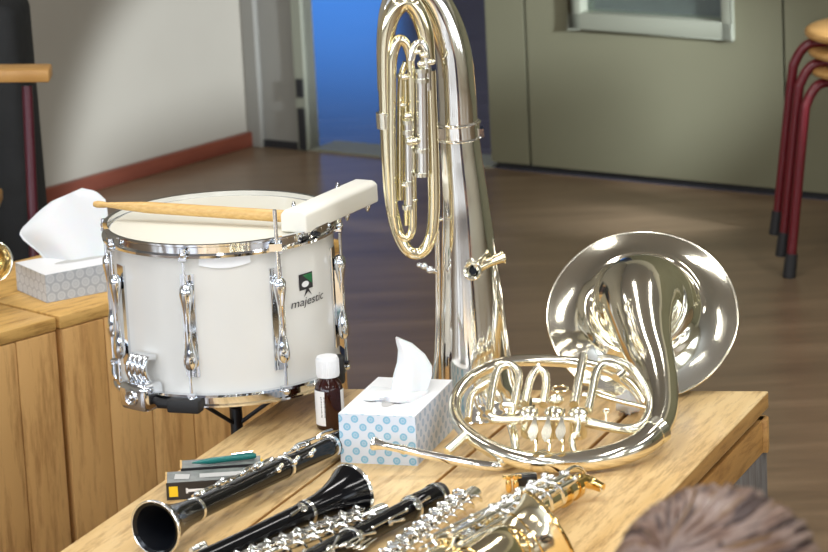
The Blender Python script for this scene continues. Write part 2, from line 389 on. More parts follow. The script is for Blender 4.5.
# the pane of the wide leaf: its lower corners are seen at (571,27) and (735,38)
WA, WB = onplane(571, 29, K, bn), onplane(735, 39, K, bn)
w0 = (WA.z + WB.z) / 2; WA.z = WB.z = 0
d2 = door(2, E3 + v * 0.004, E4 - v * 0.004, M['door_paint'], (WA, WB, w0, w0 + 0.7))
g_ = G()
for (a, b_, c0, c1) in ((WA, WB, w0 - 0.0, w0 + 0.045), (WA, WB, w0 + 0.655, w0 + 0.7)):
    wallbox(g_, a + bn * 0.016, b_ + bn * 0.016, c0, c1, 0.075, bn)
wallbox(g_, WA + bn * 0.016, WA + v * 0.04 + bn * 0.016, w0, w0 + 0.7, 0.075, bn); wallbox(g_, WB - v * 0.03 + bn * 0.016, WB + bn * 0.016, w0, w0 + 0.7, 0.075, bn)
struct(g_.build('window_1_frame', M['door_trim'], d2, bevel=0.003))
g_ = G(); wallbox(g_, WA + v * .03 - bn * 0.02, WB - v * .03 - bn * 0.02, w0 + 0.03, w0 + 0.66, 0.006, bn); struct(g_.build('window_1_pane', M['glass'], d2, sm=False))
door(3, E4 + v * 0.004, END, M['door_paint'])
g_ = G(); wallbox(g_, E2 + v * 0.01 - bn * 0.05, END, 0.0, 2.25, 0.03, bn)
# keep the backing out of the glazed part
g_ = G(); wallbox(g_, E2 + v * 0.01 - bn * 0.01, END, 0.0, 0.017, 0.03, bn); struct(g_.build('trim_5', M['frame_dark'], sm=False))  # dark strip filling the gap under the doors, its shade put into the colour
for i, e in enumerate((E3, E4)):
    g_ = G(); wallbox(g_, e - v * 0.006 - bn * 0.02, e + v * 0.006 - bn * 0.02, 0.018, 2.24, 0.02, bn); struct(g_.build('trim_%d' % (6 + i), M['frame_dark'], sm=False))
# right and near walls, ceiling, floor
Ra, Rb = END, END - u * 13.0
g_ = G(); wallbox(g_, Ra, Rb, 0, CEIL, 0.15, -nin)
struct(g_.build('wall_right', M['wall_far'], sm=False))
nn = (Rb - La).normalized(); nv = Vector((-nn.y, nn.x, 0)); nv = nv if nv.dot(K - La) > 0 else -nv
g_ = G(); wallbox(g_, La, Rb, 0, CEIL, 0.15, nv); struct(g_.build('wall_front', M['wall_near'], sm=False))
Fk = [La, Rb, Ra, K]
g_ = G(); g_.hexa([Vector((p.x, p.y, -0.1)) for p in Fk] + [Vector((p.x, p.y, 0)) for p in Fk]); struct(g_.build('floor', M['floor'], sm=False))
g_ = G(); g_.hexa([Vector((p.x, p.y, CEIL)) for p in Fk] + [Vector((p.x, p.y, CEIL + 0.1)) for p in Fk]); struct(g_.build('ceiling', M['ceiling'], sm=False))
# room beyond the doorway
bo = -bn
B0, B1 = K - v * 6.5, K + v * 10.5
B2, B3 = B1 + bo * 8, B0 + bo * 8
g_ = G(); g_.hexa([Vector((p.x, p.y, -0.1)) for p in (B0, B1, B2, B3)] + [Vector((p.x, p.y, 0.0)) for p in (B0, B1, B2, B3)]); struct(g_.build('floor_beyond', M['floor_far'], sm=False))
g_ = G(); g_.hexa([Vector((p.x, p.y, CEIL)) for p in (B0, B1, B2, B3)] + [Vector((p.x, p.y, CEIL + .1)) for p in (B0, B1, B2, B3)]); struct(g_.build('ceiling_beyond', M['ceiling'], sm=False))
g_ = G(); wallbox(g_, B3, B2, 0, CEIL, 0.12, bn); wallbox(g_, B0, B3, 0, CEIL, 0.12, v); wallbox(g_, B1, B2, 0, CEIL, 0.12, -v)
struct(g_.build('wall_beyond', M['wall_far'], sm=False))
g_ = G(); wallbox(g_, E1 + v * 0.0 , E2 , -0.001, 0.004, 0.12, bn); struct(g_.build('trim_8', M['door_trim'], sm=False))
DOORC = (E1 + E2) / 2
# tall blue-lit window at the far end, seen only as its sheen on the floor
wc = H(345, 60, 0); dv = (wc - CAM); dv.z = 0; dv.normalize()
wcen = CAM + dv * ((B3 - CAM).dot(bn) / dv.dot(bn)); wcen.z = 0
g_ = G(); wallbox(g_, wcen - v * 0.55 + bn * 0.02, wcen + v * 0.35 + bn * 0.02, 0.2, 1.8, 0.02, bn); struct(g_.build('window_2', M['sky_blue'], sm=False))
area('corridor_lamp', DOORC - bn * 3 + v * 1.0 + UP * 2.8, DOORC - bn * 3 + v * 1.0, 1.0, 1.0, 60, (0.9, 0.9, 1.0))

# ------------------------------------------------------------------ main table
c_fl, c_fr = H(298, 388.5, TH), H(768.4, 391, TH)
ldir = (H(681, 482, TH) - c_fr).normalized(); ldl = (H(59, 552, TH) - c_fl).normalized()
LEN = 1.9
c_nl, c_nr = c_fl + ldl * LEN, c_fr + ldir * LEN
tdir = -(ldir + ldl).normalized(); tang = math.atan2(tdir.y, tdir.x)
for k_ in ('table', 'table_side'): M[k_].node_tree.nodes['Mapping'].inputs['Rotation'].default_value = (0, 0, -tang)
table = thing('low_table', 'low pine plank table the wind instruments are lying on', 'table', (*((c_fl + c_nr) / 2).xy, 0))
def lerp(a, b_, t): return a * (1 - t) + b_ * t
cuts = [0.0, 0.292, 0.535, 0.757, 1.0]
nb = [0.0, 0.28, 0.53, 0.765, 1.0]
for i in range(4):
    e = 0.004
    a0, a1 = lerp(c_fl, c_fr, cuts[i] + (e if i else 0)), lerp(c_fl, c_fr, cuts[i + 1] - (e if i < 3 else 0))
    b0, b1 = lerp(c_nl, c_nr, nb[i] + (e if i else 0)), lerp(c_nl, c_nr, nb[i + 1] - (e if i < 3 else 0))
    g_ = G(); dz = Vector((0, 0, 0.028)); jit = Vector((0, 0, 0))
    g_.hexa([p - dz for p in (a0, a1, b1, b0)] + [p + jit for p in (a0, a1, b1, b0)])
    g_.m = [0, 0, 1, 1, 1, 1]; g_.build('tabletop_plank', [M['table'], M['table_side']], table, bevel=0.002, angle=60)  # plank sides get the darker pine, their shade put into the colour
g_ = G()   # dark rail that closes the gaps underneath
inl = lambda p, q, d: p + (q - p).normalized() * d
q4 = [lerp(c_fl, c_nr, .02), lerp(c_fr, c_nl, .02), lerp(c_nr, c_fl, .02), lerp(c_nl, c_fr, .02)]
g_.hexa([Vector((*p.xy, TH - 0.04)) for p in q4] + [Vector((*p.xy, TH - 0.0285)) for p in q4]); g_.build('under_panel', M['gap'], table, sm=False)
ctr = (c_fl + c_nr) / 2
def edge_board(name, a, b_, z0, z1, mt, inset, t=0.025):
    n = Vector((-(b_ - a).y, (b_ - a).x, 0)).normalized(); n = n if n.dot(ctr - a) > 0 else -n
    a = a + n * inset; b_ = b_ + n * inset
    g_ = G(); g_.hexa([Vector((*p.xy, z0)) for p in (a, b_, b_ + n * t, a + n * t)] + [Vector((*p.xy, z1)) for p in (a, b_, b_ + n * t, a + n * t)])
    g_.build(name, mt, table, bevel=0.002)
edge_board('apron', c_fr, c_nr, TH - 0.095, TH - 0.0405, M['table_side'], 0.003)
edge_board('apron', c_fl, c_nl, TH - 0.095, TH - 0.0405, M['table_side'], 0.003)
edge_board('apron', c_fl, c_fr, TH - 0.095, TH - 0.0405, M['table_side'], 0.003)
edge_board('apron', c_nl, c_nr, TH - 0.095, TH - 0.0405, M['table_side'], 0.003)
for k_ in range(5):
    a = lerp(c_fr, c_nr, 0.002 + k_ * 0.1); b_ = lerp(c_fr, c_nr, 0.098 + k_ * 0.1)
    edge_board('side_plank', a, b_, 0, TH - 0.095, M['grey_wood'], 0.004, 0.02)
for p in (c_fl, c_fr, c_nl, c_nr):
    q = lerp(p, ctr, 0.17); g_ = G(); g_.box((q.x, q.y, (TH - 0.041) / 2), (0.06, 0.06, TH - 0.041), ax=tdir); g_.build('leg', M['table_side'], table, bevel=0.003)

# ------------------------------------------------------------------ plank boxes behind
def plank_box(label, fr_l, fr_r, depth, gx):
    """front edge runs fr_l -> fr_r on the box top"""
    d = (fr_r - fr_l); d.z = 0; L_ = d.length; d.normalize(); n = Vector((-d.y, d.x, 0))
    if n.dot(fr_l - Vector((0, 0, 0))) < 0: n = -n
    b_ = thing('plank_box', label, 'wooden box', (fr_l.x, fr_l.y, 0), 'plank boxes behind the drum')
    np_ = max(1, round(L_ / gx)); w = L_ / np_
    for i in range(np_):
        g_ = G(); c = fr_l + d * (w * (i + .5)) + n * 0.012; g_.box((c.x, c.y, (TH - .026) / 2), (w - 0.002, 0.022, TH - .026), ax=d)
        g_.build('side_plank', M['box_side'], b_, bevel=0.002)
    for c, s in ((fr_l + n * depth / 2 + d * 0.012, depth - .04), (fr_r + n * depth / 2 - d * 0.012, depth - .04)):
        g_ = G(); g_.box((c.x, c.y, (TH - .026) / 2), (s, 0.022, TH - .026), ax=n); g_.build('end_panel', M['box_side'], b_, bevel=0.002)
    c = fr_l + d * L_ / 2 + n * (depth - .012); g_ = G(); g_.box((c.x, c.y, (TH - .026) / 2), (L_, 0.022, TH - .026), ax=d); g_.build('back_panel', M['box_side'], b_)
    nt_ = 2
    for i in range(nt_):
        c = fr_l + d * L_ / 2 + n * (depth * (i + .5) / nt_)
        g_ = G(); g_.box((c.x, c.y, TH - .0125), (L_ + 0.004, depth / nt_ - 0.003, 0.024), ax=d); g_.build('top_plank', M['box_top'], b_, bevel=0.003)
    return b_
ba, bb = H(-60, 349, TH), H(55.5, 317.5, TH)
dB = (bb - ba).normalized()
M['box_top'].node_tree.nodes['Mapping'].inputs['Rotation'].default_value = (0, 0, -math.atan2(dB.y, dB.x))
plank_box('pine plank box nearest the left edge, closer of the two', bb - dB * 1.0, bb, 0.40, 0.095)
bc, bd = H(59.5, 313.5, TH), H(107, 296.8, TH); dC = (bd - bc).normalized(); bc = bb + dB * .012; dC = dB
plank_box('pine plank box behind the drum carrying the grey tissue carton', bc, bc + dC * (H(292, 232, TH) - bc).length, 0.40, 0.095)

# ------------------------------------------------------------------ stools
def make_stool():
    t = thing('stool', '', 'stool', (0, 0, 0), 'stacked stools')
    g_ = G(); g_.lathe([(0.0, .452), (0.150, .452), (0.160, .456), (0.163, .463), (0.160, .470), (0.150, .474), (0, .474)], (0, 0, 0), UP, 40, False)
    g_.build('seat', M['seat_wood'], t)
    for k in range(4):
        a = PI / 4 + k * PI / 2; d = Vector((math.cos(a), math.sin(a), 0)); 
        g_ = G(); g_.tube([d * 0.02 + UP * .441, d * 0.12 + UP * .441, d * .160 + UP * .435, d * .186 + UP * .40, d * .196 + UP * .35, d * .236 + UP * .03], 0.0115, 12, 6)
        lg = g_.build('leg', M['maroon'], t)
        g_ = G(); g_.tube([d * .2325 + UP * .055, d * .2405 + UP * 0.0], [.0145, .0155], 12, 1); g_.build('foot_cap', M['black_rubber'], lg)
    return t
ST = H(884, 264, 0)
s0 = make_stool(); s0['label'] = 'bottom stool of the stack, red tube legs standing on the floor'
s0.location = ST; s0.rotation_euler.z = math.radians(199 - 225)
s1 = dup(s0, 'middle stool of the stack, pinched between two plywood seats'); s1.location = ST + Vector((-.002, .0, .042)); s1.rotation_euler.z = math.radians(190 - 225)
s2 = dup(s0, 'top stool of the stack with its round plywood seat uncovered'); s2.location = ST + Vector((-.008, 0, .084)); s2.rotation_euler.z = math.radians(181 - 225)

# ------------------------------------------------------------------ chair with black case at the left wall
cz = 7.1
ch = thing('chair', 'maroon framed wooden seat chair cut off by the left picture edge', 'chair', (*Q(-20, 230, cz).xy, 0))
P = lambda px, py, z=cz: Q(px, py, z)
g_ = G(); a, b_ = P(-75, 74), P(51, 73); g_.box((a + b_) / 2, ((b_ - a).length, .07, .026), ax=(b_ - a)); g_.build('armrest', M['seat_wood'], ch, bevel=.005)
g_ = G(); a, b_ = P(-95, 215), P(-6, 213); g_.box((a + b_) / 2, ((b_ - a).length, .34, .026), ax=(b_ - a)); g_.build('seat', M['seat_wood'], ch, bevel=.005)
for (x0, x1, zz) in ((27, 34, cz - .01), (-70, -80, cz - .01), (-40, -46, cz + .22), (-66, -74, cz + .22)):
    p = P(x0, 86, zz); q = P(x1, 240, zz); dd = (q - p).normalized(); q = p + dd * (p.z / -dd.z)
    g_ = G(); g_.tube([p, q], .011, 10, 1); g_.build('leg', M['maroon_dark'], ch)
bcase = thing('instrument_case', 'tall black padded instrument case standing beside the left wall', 'case', (*Q(-20, 200, cz + .36).xy, 0))
zc = cz + .36
tl, tr, br = Q(-45, 8, zc), Q(13, 5, zc), Q(34, 245, zc)
br2 = tr + (br - tr) * (tr.z / (tr.z - br.z)); bl2 = br2 - Vector((.42, 0, 0)); back = Vector((0.02, .2, 0)); bl2.z = 0; br2.z = 0
tl2 = Vector((bl2.x + .06, tl.y, tr.z))
g_ = G(); g_.hexa([bl2, br2, br2 + back, bl2 + back, tl2, tr, tr + back, tl2 + back]); g_.build('case_shell', M['black_cloth'], bcase, bevel=.03, seg=3, sm=True)
g_ = G(); mid = (tl2 + tr) / 2; g_.tube([mid + Vector((-.07, .05, -.005)), mid + Vector((-.05, .05, .035)), mid + Vector((.05, .05, .035)), mid + Vector((.07, .05, -.005))], .01); g_.build('handle', M['black_rubber'], bcase)

# ------------------------------------------------------------------ drum on its stand
DZ = 5.70
dtop = Q(220.5, 219, DZ); dtop.x += 0
DR, DH = 0.179, 0.247
dc = Vector((dtop.x, dtop.y, dtop.z - DH - .004)); 
drum = thing('snare_drum', 'white shelled snare drum with chrome hoops and lugs', 'drum', dc)
g_ = G(); g_.lathe([(DR, 0), (DR, DH)], dc, UP, 72); g_.build('shell', M['drum_shell'], drum)
g_ = G(); g_.lathe([(0, DH + .002), (DR - .006, DH + .002), (DR + .001, DH - .002), (DR + .0015, DH - .010), (DR, DH - .010)], dc, UP, 72, False); g_.build('batter_head', M['drum_head'], drum)
def hoop(z, s):
    g_ = G(); g_.lathe([(DR + .002, z), (DR + .012, z), (DR + .0125, z + s * .004), (DR + .006, z + s * .006), (DR + .006, z + s * .016), (DR + .010, z + s * .018), (DR + .010, z + s * .021), (DR + .003, z + s * .021), (DR + .002, z)], dc, UP, 72, False)
    return g_.build('hoop', M['chrome'], drum)
hoop(DH - .013, 1); hoop(.013, -1)
def rad(a, r, z):   # a = 0 faces the camera, positive to the right
    return dc + Vector((math.sin(a) * r, -math.cos(a) * r, z))
for k in range(8):
    a = math.radians(-60.5 + 45 * k + (3 if k > 2 else 0)); o = Vector((math.sin(a), -math.cos(a), 0)); t_ = Vector((math.cos(a), math.sin(a), 0))
    g_ = G(); g_.tube([rad(a, DR + .016, DH - .018), rad(a, DR + .016, .018)], .0026, 8, 1); g_.ball(rad(a, DR + .016, DH - .006), .006); g_.ball(rad(a, DR + .016, .008), .006)
    g_.box(rad(a, DR + .013, DH - .013), (.012, .014, .004), ax=t_); g_.box(rad(a, DR + .013, .014), (.012, .014, .004), ax=t_)
    g_.cyl(rad(a, DR + .016, DH - .012), UP, .0045, .016, 8)
    rod = g_.build('tension_rod', M['chrome'], drum)
    g_ = G()
    for (z0, s_) in ((DH - .055, -1), (.055, 1)):
        prof = [(.006, 0), (.0105, .006), (.011, .016), (.0085, .03), (.006, .045), (.0055, .062)]
        vs = []; n_ = 12
        for r_, t in prof:
            for j in range(n_):
                an = PI * 2 * j / n_
                vs.append(rad(a, DR + .013, z0 + s_ * t) + t_ * math.cos(an) * r_ + o * math.sin(an) * r_ * .9)
        g_.add(vs, [(i * n_ + j, i * n_ + (j + 1) % n_, (i + 1) * n_ + (j + 1) % n_, (i + 1) * n_ + j) for i in range(len(prof) - 1) for j in range(n_)] + [tuple(range(n_))])
    g_.box(rad(a, DR + .008, DH / 2), (.011, .016, .09), ax=t_)
    g_.box(rad(a, DR + .0015, DH / 2), (.022, .004, .165), ax=t_)
    g_.build('lug', M['chrome'], drum, bevel=0)
# strainer at the lower left, butt clamp beside it
a = math.radians(-41); o = Vector((math.sin(a), -math.cos(a), 0)); t_ = Vector((math.cos(a), math.sin(a), 0))
g_ = G(); g_.box(rad(a, DR + .024, .010), (.060, .046, .044), ax=t_); st = g_.build('snare_strainer', M['chrome'], drum, bevel=.009, seg=3)
g_ = G()
for k in range(4): g_.tube([rad(a, DR + .020, .028) + t_ * (k * .012 - .022), rad(a, DR + .030, .052) + t_ * (k * .0115 - .020), rad(a, DR + .022, .070) + t_ * (k * .010 - .017), rad(a, DR + .004, .068) + t_ * (k * .010 - .017)], .0052, 10)
g_.build('strainer_spring', M['chrome'], st)
g_ = G(); g_.ring(rad(a, DR + .047, .010), o, .011, .003, 24); g_.ball(rad(a, DR + .046, .010), .006); g_.build('strainer_knob', M['chrome'], st)
a2 = math.radians(-19); t2 = Vector((math.cos(a2), math.sin(a2), 0))
g_ = G(); g_.box(rad(a2, DR + .016, -.002), (.055, .026, .022), ax=t2); g_.tube([rad(a, DR + .02, -.004), rad(a2, DR + .015, -.002)], .008); cl = g_.build('stand_clamp', M['black_rubber'], drum, bevel=.004)
a3 = math.radians(64)
g_ = G(); g_.box(rad(math.radians(68), DR + .012, .012), (.02, .03, .045), ax=(1, 0, 0)); g_.build('stand_clamp', M['black_rubber'], drum, bevel=.006)
# upright threaded rod at the block
g_ = G(); aR = math.radians(30.5 - 2); g_.tube([rad(aR, DR + .018, DH - .055), rad(aR, DR + .018, DH + .055)], .0034, 10, 1); g_.box(rad(aR, DR + .014, DH - .004), (.02, .02, .012)); g_.build('threaded_rod', M['chrome'], drum)
# torn white sticker under the top hoop
g_ = G(); row = []
for j in range(9):
    aa = math.radians(-9 + j * 3.2); row += [rad(aa, DR + .001, DH - .014), rad(aa, DR + .0035, DH - .026 - .006 * math.sin(PI * j / 8))]
g_.add(row, [(2 * j, 2 * j + 2, 2 * j + 3, 2 * j + 1) for j in range(8)]); g_.build('loose_tape', M['card_white'], drum)
# badge and lettering
def on_shell(a0, z0):
    return lambda x, y: rad(a0 + x / DR, DR + .0012, z0 + y)
ab = math.radians(48.5); g_ = G(); f_ = on_shell(ab, .172); n_ = 6
gv = []; 
for i in range(n_ + 1):
    x = -.0155 + .031 * i / n_; gv += [f_(x, -.013), f_(x, .013)]
g_.add(gv, [(2 * i, 2 * i + 2, 2 * i + 3, 2 * i + 1) for i in range(n_)]); bdg = g_.build('badge', M['print_dark'], drum)
def rad2(a0, z0, r_): return lambda x, y: rad(a0 + x / DR, r_, z0 + y)
g_ = G(); f_ = rad2(ab, .172, DR + .0018); g_.add([f_(-.008, .011), f_(.0135, .011), f_(.0135, -.006)], [(0, 1, 2)]); g_.build('badge_flash', M['print_green'], bdg)
g_ = G(); f_ = rad2(ab, .172, DR + .0021); g_.add([f_(-.003 + .008 * math.cos(t), -.004 + .005 * math.sin(t)) for t in (2 * PI * k / 14 for k in range(14))], [tuple(range(14))]); g_.build('badge_spot', M['card_white'], bdg)
g_ = G(); f_ = rad2(math.radians(49.5), .134, DR + .0012)
text_geo(g_, 'majestic', .019, lambda x, y: f_(x * 1.25 + y * .25, y)); 
g_.add([f_(-.010, .013), f_(-.001, .030), f_(.009, .013), f_(0, .021)], [(0, 1, 3), (1, 2, 3)])
g_.build('lettering', M['print_dark'], drum)

stand = thing('drum_stand', 'black and chrome folding stand under the snare drum', 'stand', (dc.x, dc.y, 0))
cb = Vector((dc.x, dc.y, 0)) + Vector((.004, .02, 0))
g_ = G(); g_.tube([cb + UP * .12, cb + UP * (dc.z - .07)], .0105, 14, 1); g_.tube([cb + UP * .25, cb + UP * (dc.z - .035)], .008, 12, 1); g_.ball(cb + UP * (dc.z - .055), .018); g_.build('pole', M['black_plastic'], stand)
for a, al in ((-40, -30), (68, -110), (180, 165)):
    aa = math.radians(a); o = Vector((math.sin(aa), -math.cos(aa), 0))
    g_ = G(); g_.tube([cb + UP * (dc.z - .06), cb + o * .09 + UP * (dc.z - .03), cb + o * (DR + .008) + UP * (dc.z - .010)], .005, 8); g_.tube([cb + UP * (dc.z - .10) , cb + o * .10 + UP * (dc.z - .028)], .0035, 8, 1)
    g_.build('cradle_arm', M['black_plastic'], stand)
    aa = math.radians(al); o = Vector((math.sin(aa), -math.cos(aa), 0))
    g_ = G(); g_.tube([cb + UP * .24, cb + o * .22 + UP * .012], .007, 8, 1); g_.tube([cb + UP * .14, cb + o * .13 + UP * .105], .005, 8, 1); lg = g_.build('leg', M['chrome'], stand)
    g_ = G(); g_.tube([cb + o * .21 + UP * .018, cb + o * .232 + UP * .008], .009, 8, 1); g_.build('rubber_foot', M['black_rubber'], lg)

# white practice block clamped on the rim
ptop = dc.z + DH
def atz(px, py, z): return H(px, py, z)
b0 = atz(282, 229, ptop + .004); b1 = atz(307, 234, ptop + .004); b2 = atz(379, 213, ptop + .004)
ex = (b2 - b1); ex.z = 0; lx = 0.25; ex = ex.normalized()
ex = (Vector((.115, .20, 0))).normalized(); ey = Vector((-ex.y, ex.x, 0))
lx = (b2 - b1).x / ex.x
blk = thing('practice_block', 'long white padded block clamped across the drum rim', 'practice pad', b1)
g_ = G(); pr = [(0, 0), (.048, 0), (.048, .028), (.040, .036), (.008, .036), (0, .030)]
vs = [b1 + ey * p_[0] * 1.0 + UP * p_[1] for p_ in pr] + [b1 + ex * lx + ey * p_[0] + UP * (p_[1]) for p_ in pr]
n_ = len(pr); g_.add(vs, [(i, (i + 1) % n_, n_ + (i + 1) % n_, n_ + i) for i in range(n_)] + [tuple(range(n_)), tuple(range(n_, 2 * n_))])
g_.build('pad', M['white_foam'], blk, bevel=.0035, seg=3)
g_ = G(); c = b1 + ex * .0 + ey * .0 - UP * .007; g_.tube([c + ex * .01 + ey * .045, c + ex * .01 + ey * .02, c + ex * .03 + ey * .005 , c + ex * .03 - ey * .004], .004, 8)
g_.box(c + ex * .03 + ey * .02 - UP * .001, (.07, .03, .004), ax=ex); g_.build('clamp_bracket', M['black_plastic'], blk)
for (dx, dy) in ((.012, .012), (.012, .03), (.05, .008), (lx * .62, .01), (lx - .02, .01)):
    g_ = G(); c = b1 + ex * dx + ey * dy; g_.lathe([(.0055, 0), (.0055, -.004), (.003, -.010), (.0005, -.013)], c, UP, 10); g_.build('screw', M['chrome'], blk)
for dx in (.03, lx - .06):
    g_ = G(); c = b1 + ex * dx + ey * .04 + UP * .034; g_.lathe([(.004, 0), (.003, .006), (.001, .009)], c, UP, 10); g_.build('screw', M['chrome'], blk)

# drumstick
sz = ptop + .022
sa = H(93, 204, sz + .004); sb = H(289, 216.5, sz - .002); sd = (sb - sa)
stick = G(); L_ = sd.length; stick.lathe([(.0005, 0), (.0042, .002), (.0058, .008), (.0052, .018), (.0042, .026), (.0070, .06), (.0094, .10), (.0098, L_ - .01), (.006, L_ - .002), (.0005, L_)], sa, sd, 20, False)
so = stick.build('drumstick', M['stick']); tag(so, 'pale wooden drumstick lying across the snare drum', 'drumstick')

# ------------------------------------------------------------------ tuba standing on its bell
tb = H(481, 409, TH); YB = tb.y
def T(px, py, off=0.0): return onplane(px, py, Vector((0, YB - off, 0)), Vector((0, 1, 0)))
tuba = thing('baritone_horn', 'tall silver baritone horn standing upright on its bell', 'brass instrument', tb)
s_ = 1 / 630.0
# bell and main bore
pts = [(481, 409.5, .000), (480.5, 406, .0), (480, 401, 0), (479, 393, 0), (477.5, 380, 0), (475, 352, 0), (472.5, 305, 0), (469, 250, 0), (466, 205, 0), (461.5, 160, .0), (458.5, 128, 0)]
wid = [106, 104, 96, 86, 79, 72.5, 63.5, 54, 46.5, 41, 38]
g_ = G(); g_.tube([T(*p) for p in pts], [w * s_ / 2 for w in wid], 48, 5); g_.build('bell', M['silver'], tuba)
g_ = G(); rc = T(481, 409.5); g_.ring(rc + UP * .003, UP, 53 * s_, .003, 64); g_.build('bell_rim', M['silver'], tuba)
g_ = G(); g_.tube([T(459.5, 137), T(458.5, 123)], 20.6 * s_, 40, 1); g_.ring(T(459.6, 138), (T(459.6, 138) - T(458.5, 124)), 20.7 * s_, .0022, 40); g_.ring(T(458.5, 123), (T(459.6, 138) - T(458.5, 124)), 20.7 * s_, .0022, 40); g_.box(T(438, 133, .015), (.02, .02, .016)); g_.box(T(480, 132, .0), (.012, .02, .014)); g_.build('ferrule', M['silver'], tuba)
g_ = G(); g_.tube([T(458.5, 124), T(457, 90), T(453, 50), T(443, 18, .0), T(428, -6, .004), T(410, -12, .01), T(394, 2, .016), T(386, 35, .02), T(385, 90, .02)], [x * s_ / 2 for x in (38, 37, 35, 33, 30, 27, 23, 18, 15)], 36, 8); g_.build('bow', M['silver'], tuba)
# outer oval loop
ws = M['warm_silver']
def tt_(name, pts, w, mt=ws, n=18, par=tuba, **k):
    g_ = G(); g_.tube([T(*p) for p in pts], [x * s_ / 2 for x in w] if isinstance(w, list) else w * s_ / 2, n, 8, **k); return g_.build(name, mt, par)
tt_('outer_tube', [(428, 60, .035), (424, 28, .035), (412, 4, .035), (398, 6, .035), (388, 26, .035), (385, 60, .034), (386, 110, .034), (388, 160, .034), (391, 200, .034), (398, 232, .034), (409, 251, .036), (422, 252, .036), (431, 236, .036), (434, 205, .036), (433, 150, .036), (431, 100, .036), (430, 70, .036)], [15, 17, 18, 18, 17, 14.5, 13.5, 13, 12.5, 12, 12, 12, 12, 12, 12, 12, 12])
tt_('inner_tube', [(394, 215, .045), (392, 150, .045), (392, 80, .045), (393, 55, .045), (399, 40, .045), (407, 46, .045), (411, 70, .045), (412, 140, .045), (413, 205, .045)], [8, 8, 8.5, 10, 11, 9, 8, 7.5, 7.5])
tt_('inner_tube', [(394, 215, .045), (398, 232, .045), (406, 238, .045), (412, 230, .045), (413, 205, .045)], 8)
tt_('inner_tube', [(400, 200, .03), (400, 130, .03), (401, 80, .03), (406, 62, .03)], 6.5)
tt_('inner_tube', [(407, 225, .03), (406.5, 150, .03), (406, 80, .03)], 6)
tt_('inner_tube', [(411, 60, .05), (416, 44, .05), (424, 46, .05), (427, 62, .05), (428, 90, .05)], 7.5, M['silver'])
# valve casing and trim
for (x, y0, y1, w, o_) in ((421.5, 68, 172, 12, .052), (408, 120, 205, 8, .055)):
    g_ = G(); g_.tube([T(x, y0, o_), T(x + 1.5, y1, o_)], w * s_ / 2, 20, 1); vc = g_.build('valve_casing', M['silver'], tuba)
    for yy in (y0, y0 + 10, y1 - 24, y1):
        g_ = G(); g_.tube([T(x, yy, o_), T(x, yy + 4, o_)], (w + 3.5) * s_ / 2, 20, 1); g_.build('valve_band', M['pale_silver'], vc)
    g_ = G(); g_.ball(T(x, y0 - 4, o_), .007); g_.build('valve_button', M['pale_silver'], vc)
for (x, y, o_, r_) in ((405, 77, .06, .006), (403, 105, .06, .004), (412, 141, .062, .009), (424, 55, .06, .006), (431, 62, .055, .006), (417, 52, .06, .005), (405, 185, .058, .005), (414, 200, .055, .004)):
    g_ = G(); g_.ball(T(x, y, o_), r_, (1.3, 1, .8)); g_.tube([T(x, y, o_), T(x + 3, y, o_ - .03)], .002, 8, 1); g_.build('stay', M['pale_silver'], tuba)
for (x0, y0, x1, y1, w) in ((384, 116, 387, 124, 16), (398, 76, 412, 77, 5), (429, 221, 442, 219, 4)):
    g_ = G()
    if w > 10: g_.tube([T(x0, y0 - 4, .034), T(x1 - 2, y1 + 4, .034)], w * s_ / 2, 20, 1); g_.ring(T(386, 121, .034 + .008), (0, 1, .3), .0095, .0018)
    else: g_.tube([T(x0, y0, .04), T(x1, y1, .03)], w * s_ / 2, 10, 1)
    g_.build('brace', M['pale_silver'], tuba)
# leadpipe receiver pointing at the viewer
g_ = G(); c = T(473, 271, .060); ax = (CAM - c).normalized() * 1.0 + Vector((-.25, 0, 0)); ax.normalize()
g_.lathe([(.0105, -.03), (.0115, -.012), (.0135, 0), (.0150, .004), (.0135, .006), (.010, .004), (.009, -.01)], c, ax, 28, False); rcv = g_.build('mouthpiece_receiver', M['pale_silver'], tuba)
g_ = G(); g_.tube([T(478, 268, .05), T(490, 262, .045), T(503, 257, .035)], [.0075, .0075, .0095], 14); g_.ring(T(503, 257, .035), (1, 0, .3), .009, .002); g_.build('lyre_socket', M['warm_silver'], tuba)
g_ = G(); g_.cyl(T(473, 271, .055), ax, .006, .002); g_.build('receiver_bore', M['bore'], rcv)
g_ = G(); g_.tube([T(424, 267, .03), T(436, 272, .02)], .004, 10, 1); g_.ball(T(424, 266, .03), .006); g_.ball(T(430, 270, .03), .006); g_.ball(T(419, 265, .03), .004); g_.build('water_key', M['chrome'], tuba)
tt_('side_tube', [(437, 230, .01), (438, 300, .005), (437, 350, .012), (433, 385, .015)], 5, M['silver'])

# ------------------------------------------------------------------ french horn
hf, hb = Q(566, 461, 5.305), Q(530, 363, 5.53)
hn = Vector((1, 0, 0)).cross(hb - hf).normalized(); hn = hn if hn.z > 0 else -hn
def N(px, py, off=0.0): return onplane(px, py, hf + hn * off, hn)
hs = 1 / 650.0
horn = thing('french_horn', 'silver french horn with round flared bell and three levers on the table', 'brass instrument', Vector((*hf.xy, TH)))
bc_ = Q(642.5, 315, 5.74); el = math.radians(43); az = math.radians(-4)
bN = Vector((math.sin(az) * math.cos(el), -math.cos(az) * math.cos(el), math.sin(el)))
pp = [bc_, bc_ + bN * .006, bc_ + bN * .014, bc_ + bN * .026, bc_ + bN * .042, Q(640, 300, 5.682), Q(640, 302, 5.655), Q(640.5, 311, 5.622), Q(643, 328, 5.59), Q(647.5, 347, 5.555), Q(655, 368, 5.515), Q(660, 390, 5.465), Q(661.5, 412, 5.41), N(656, 431)]
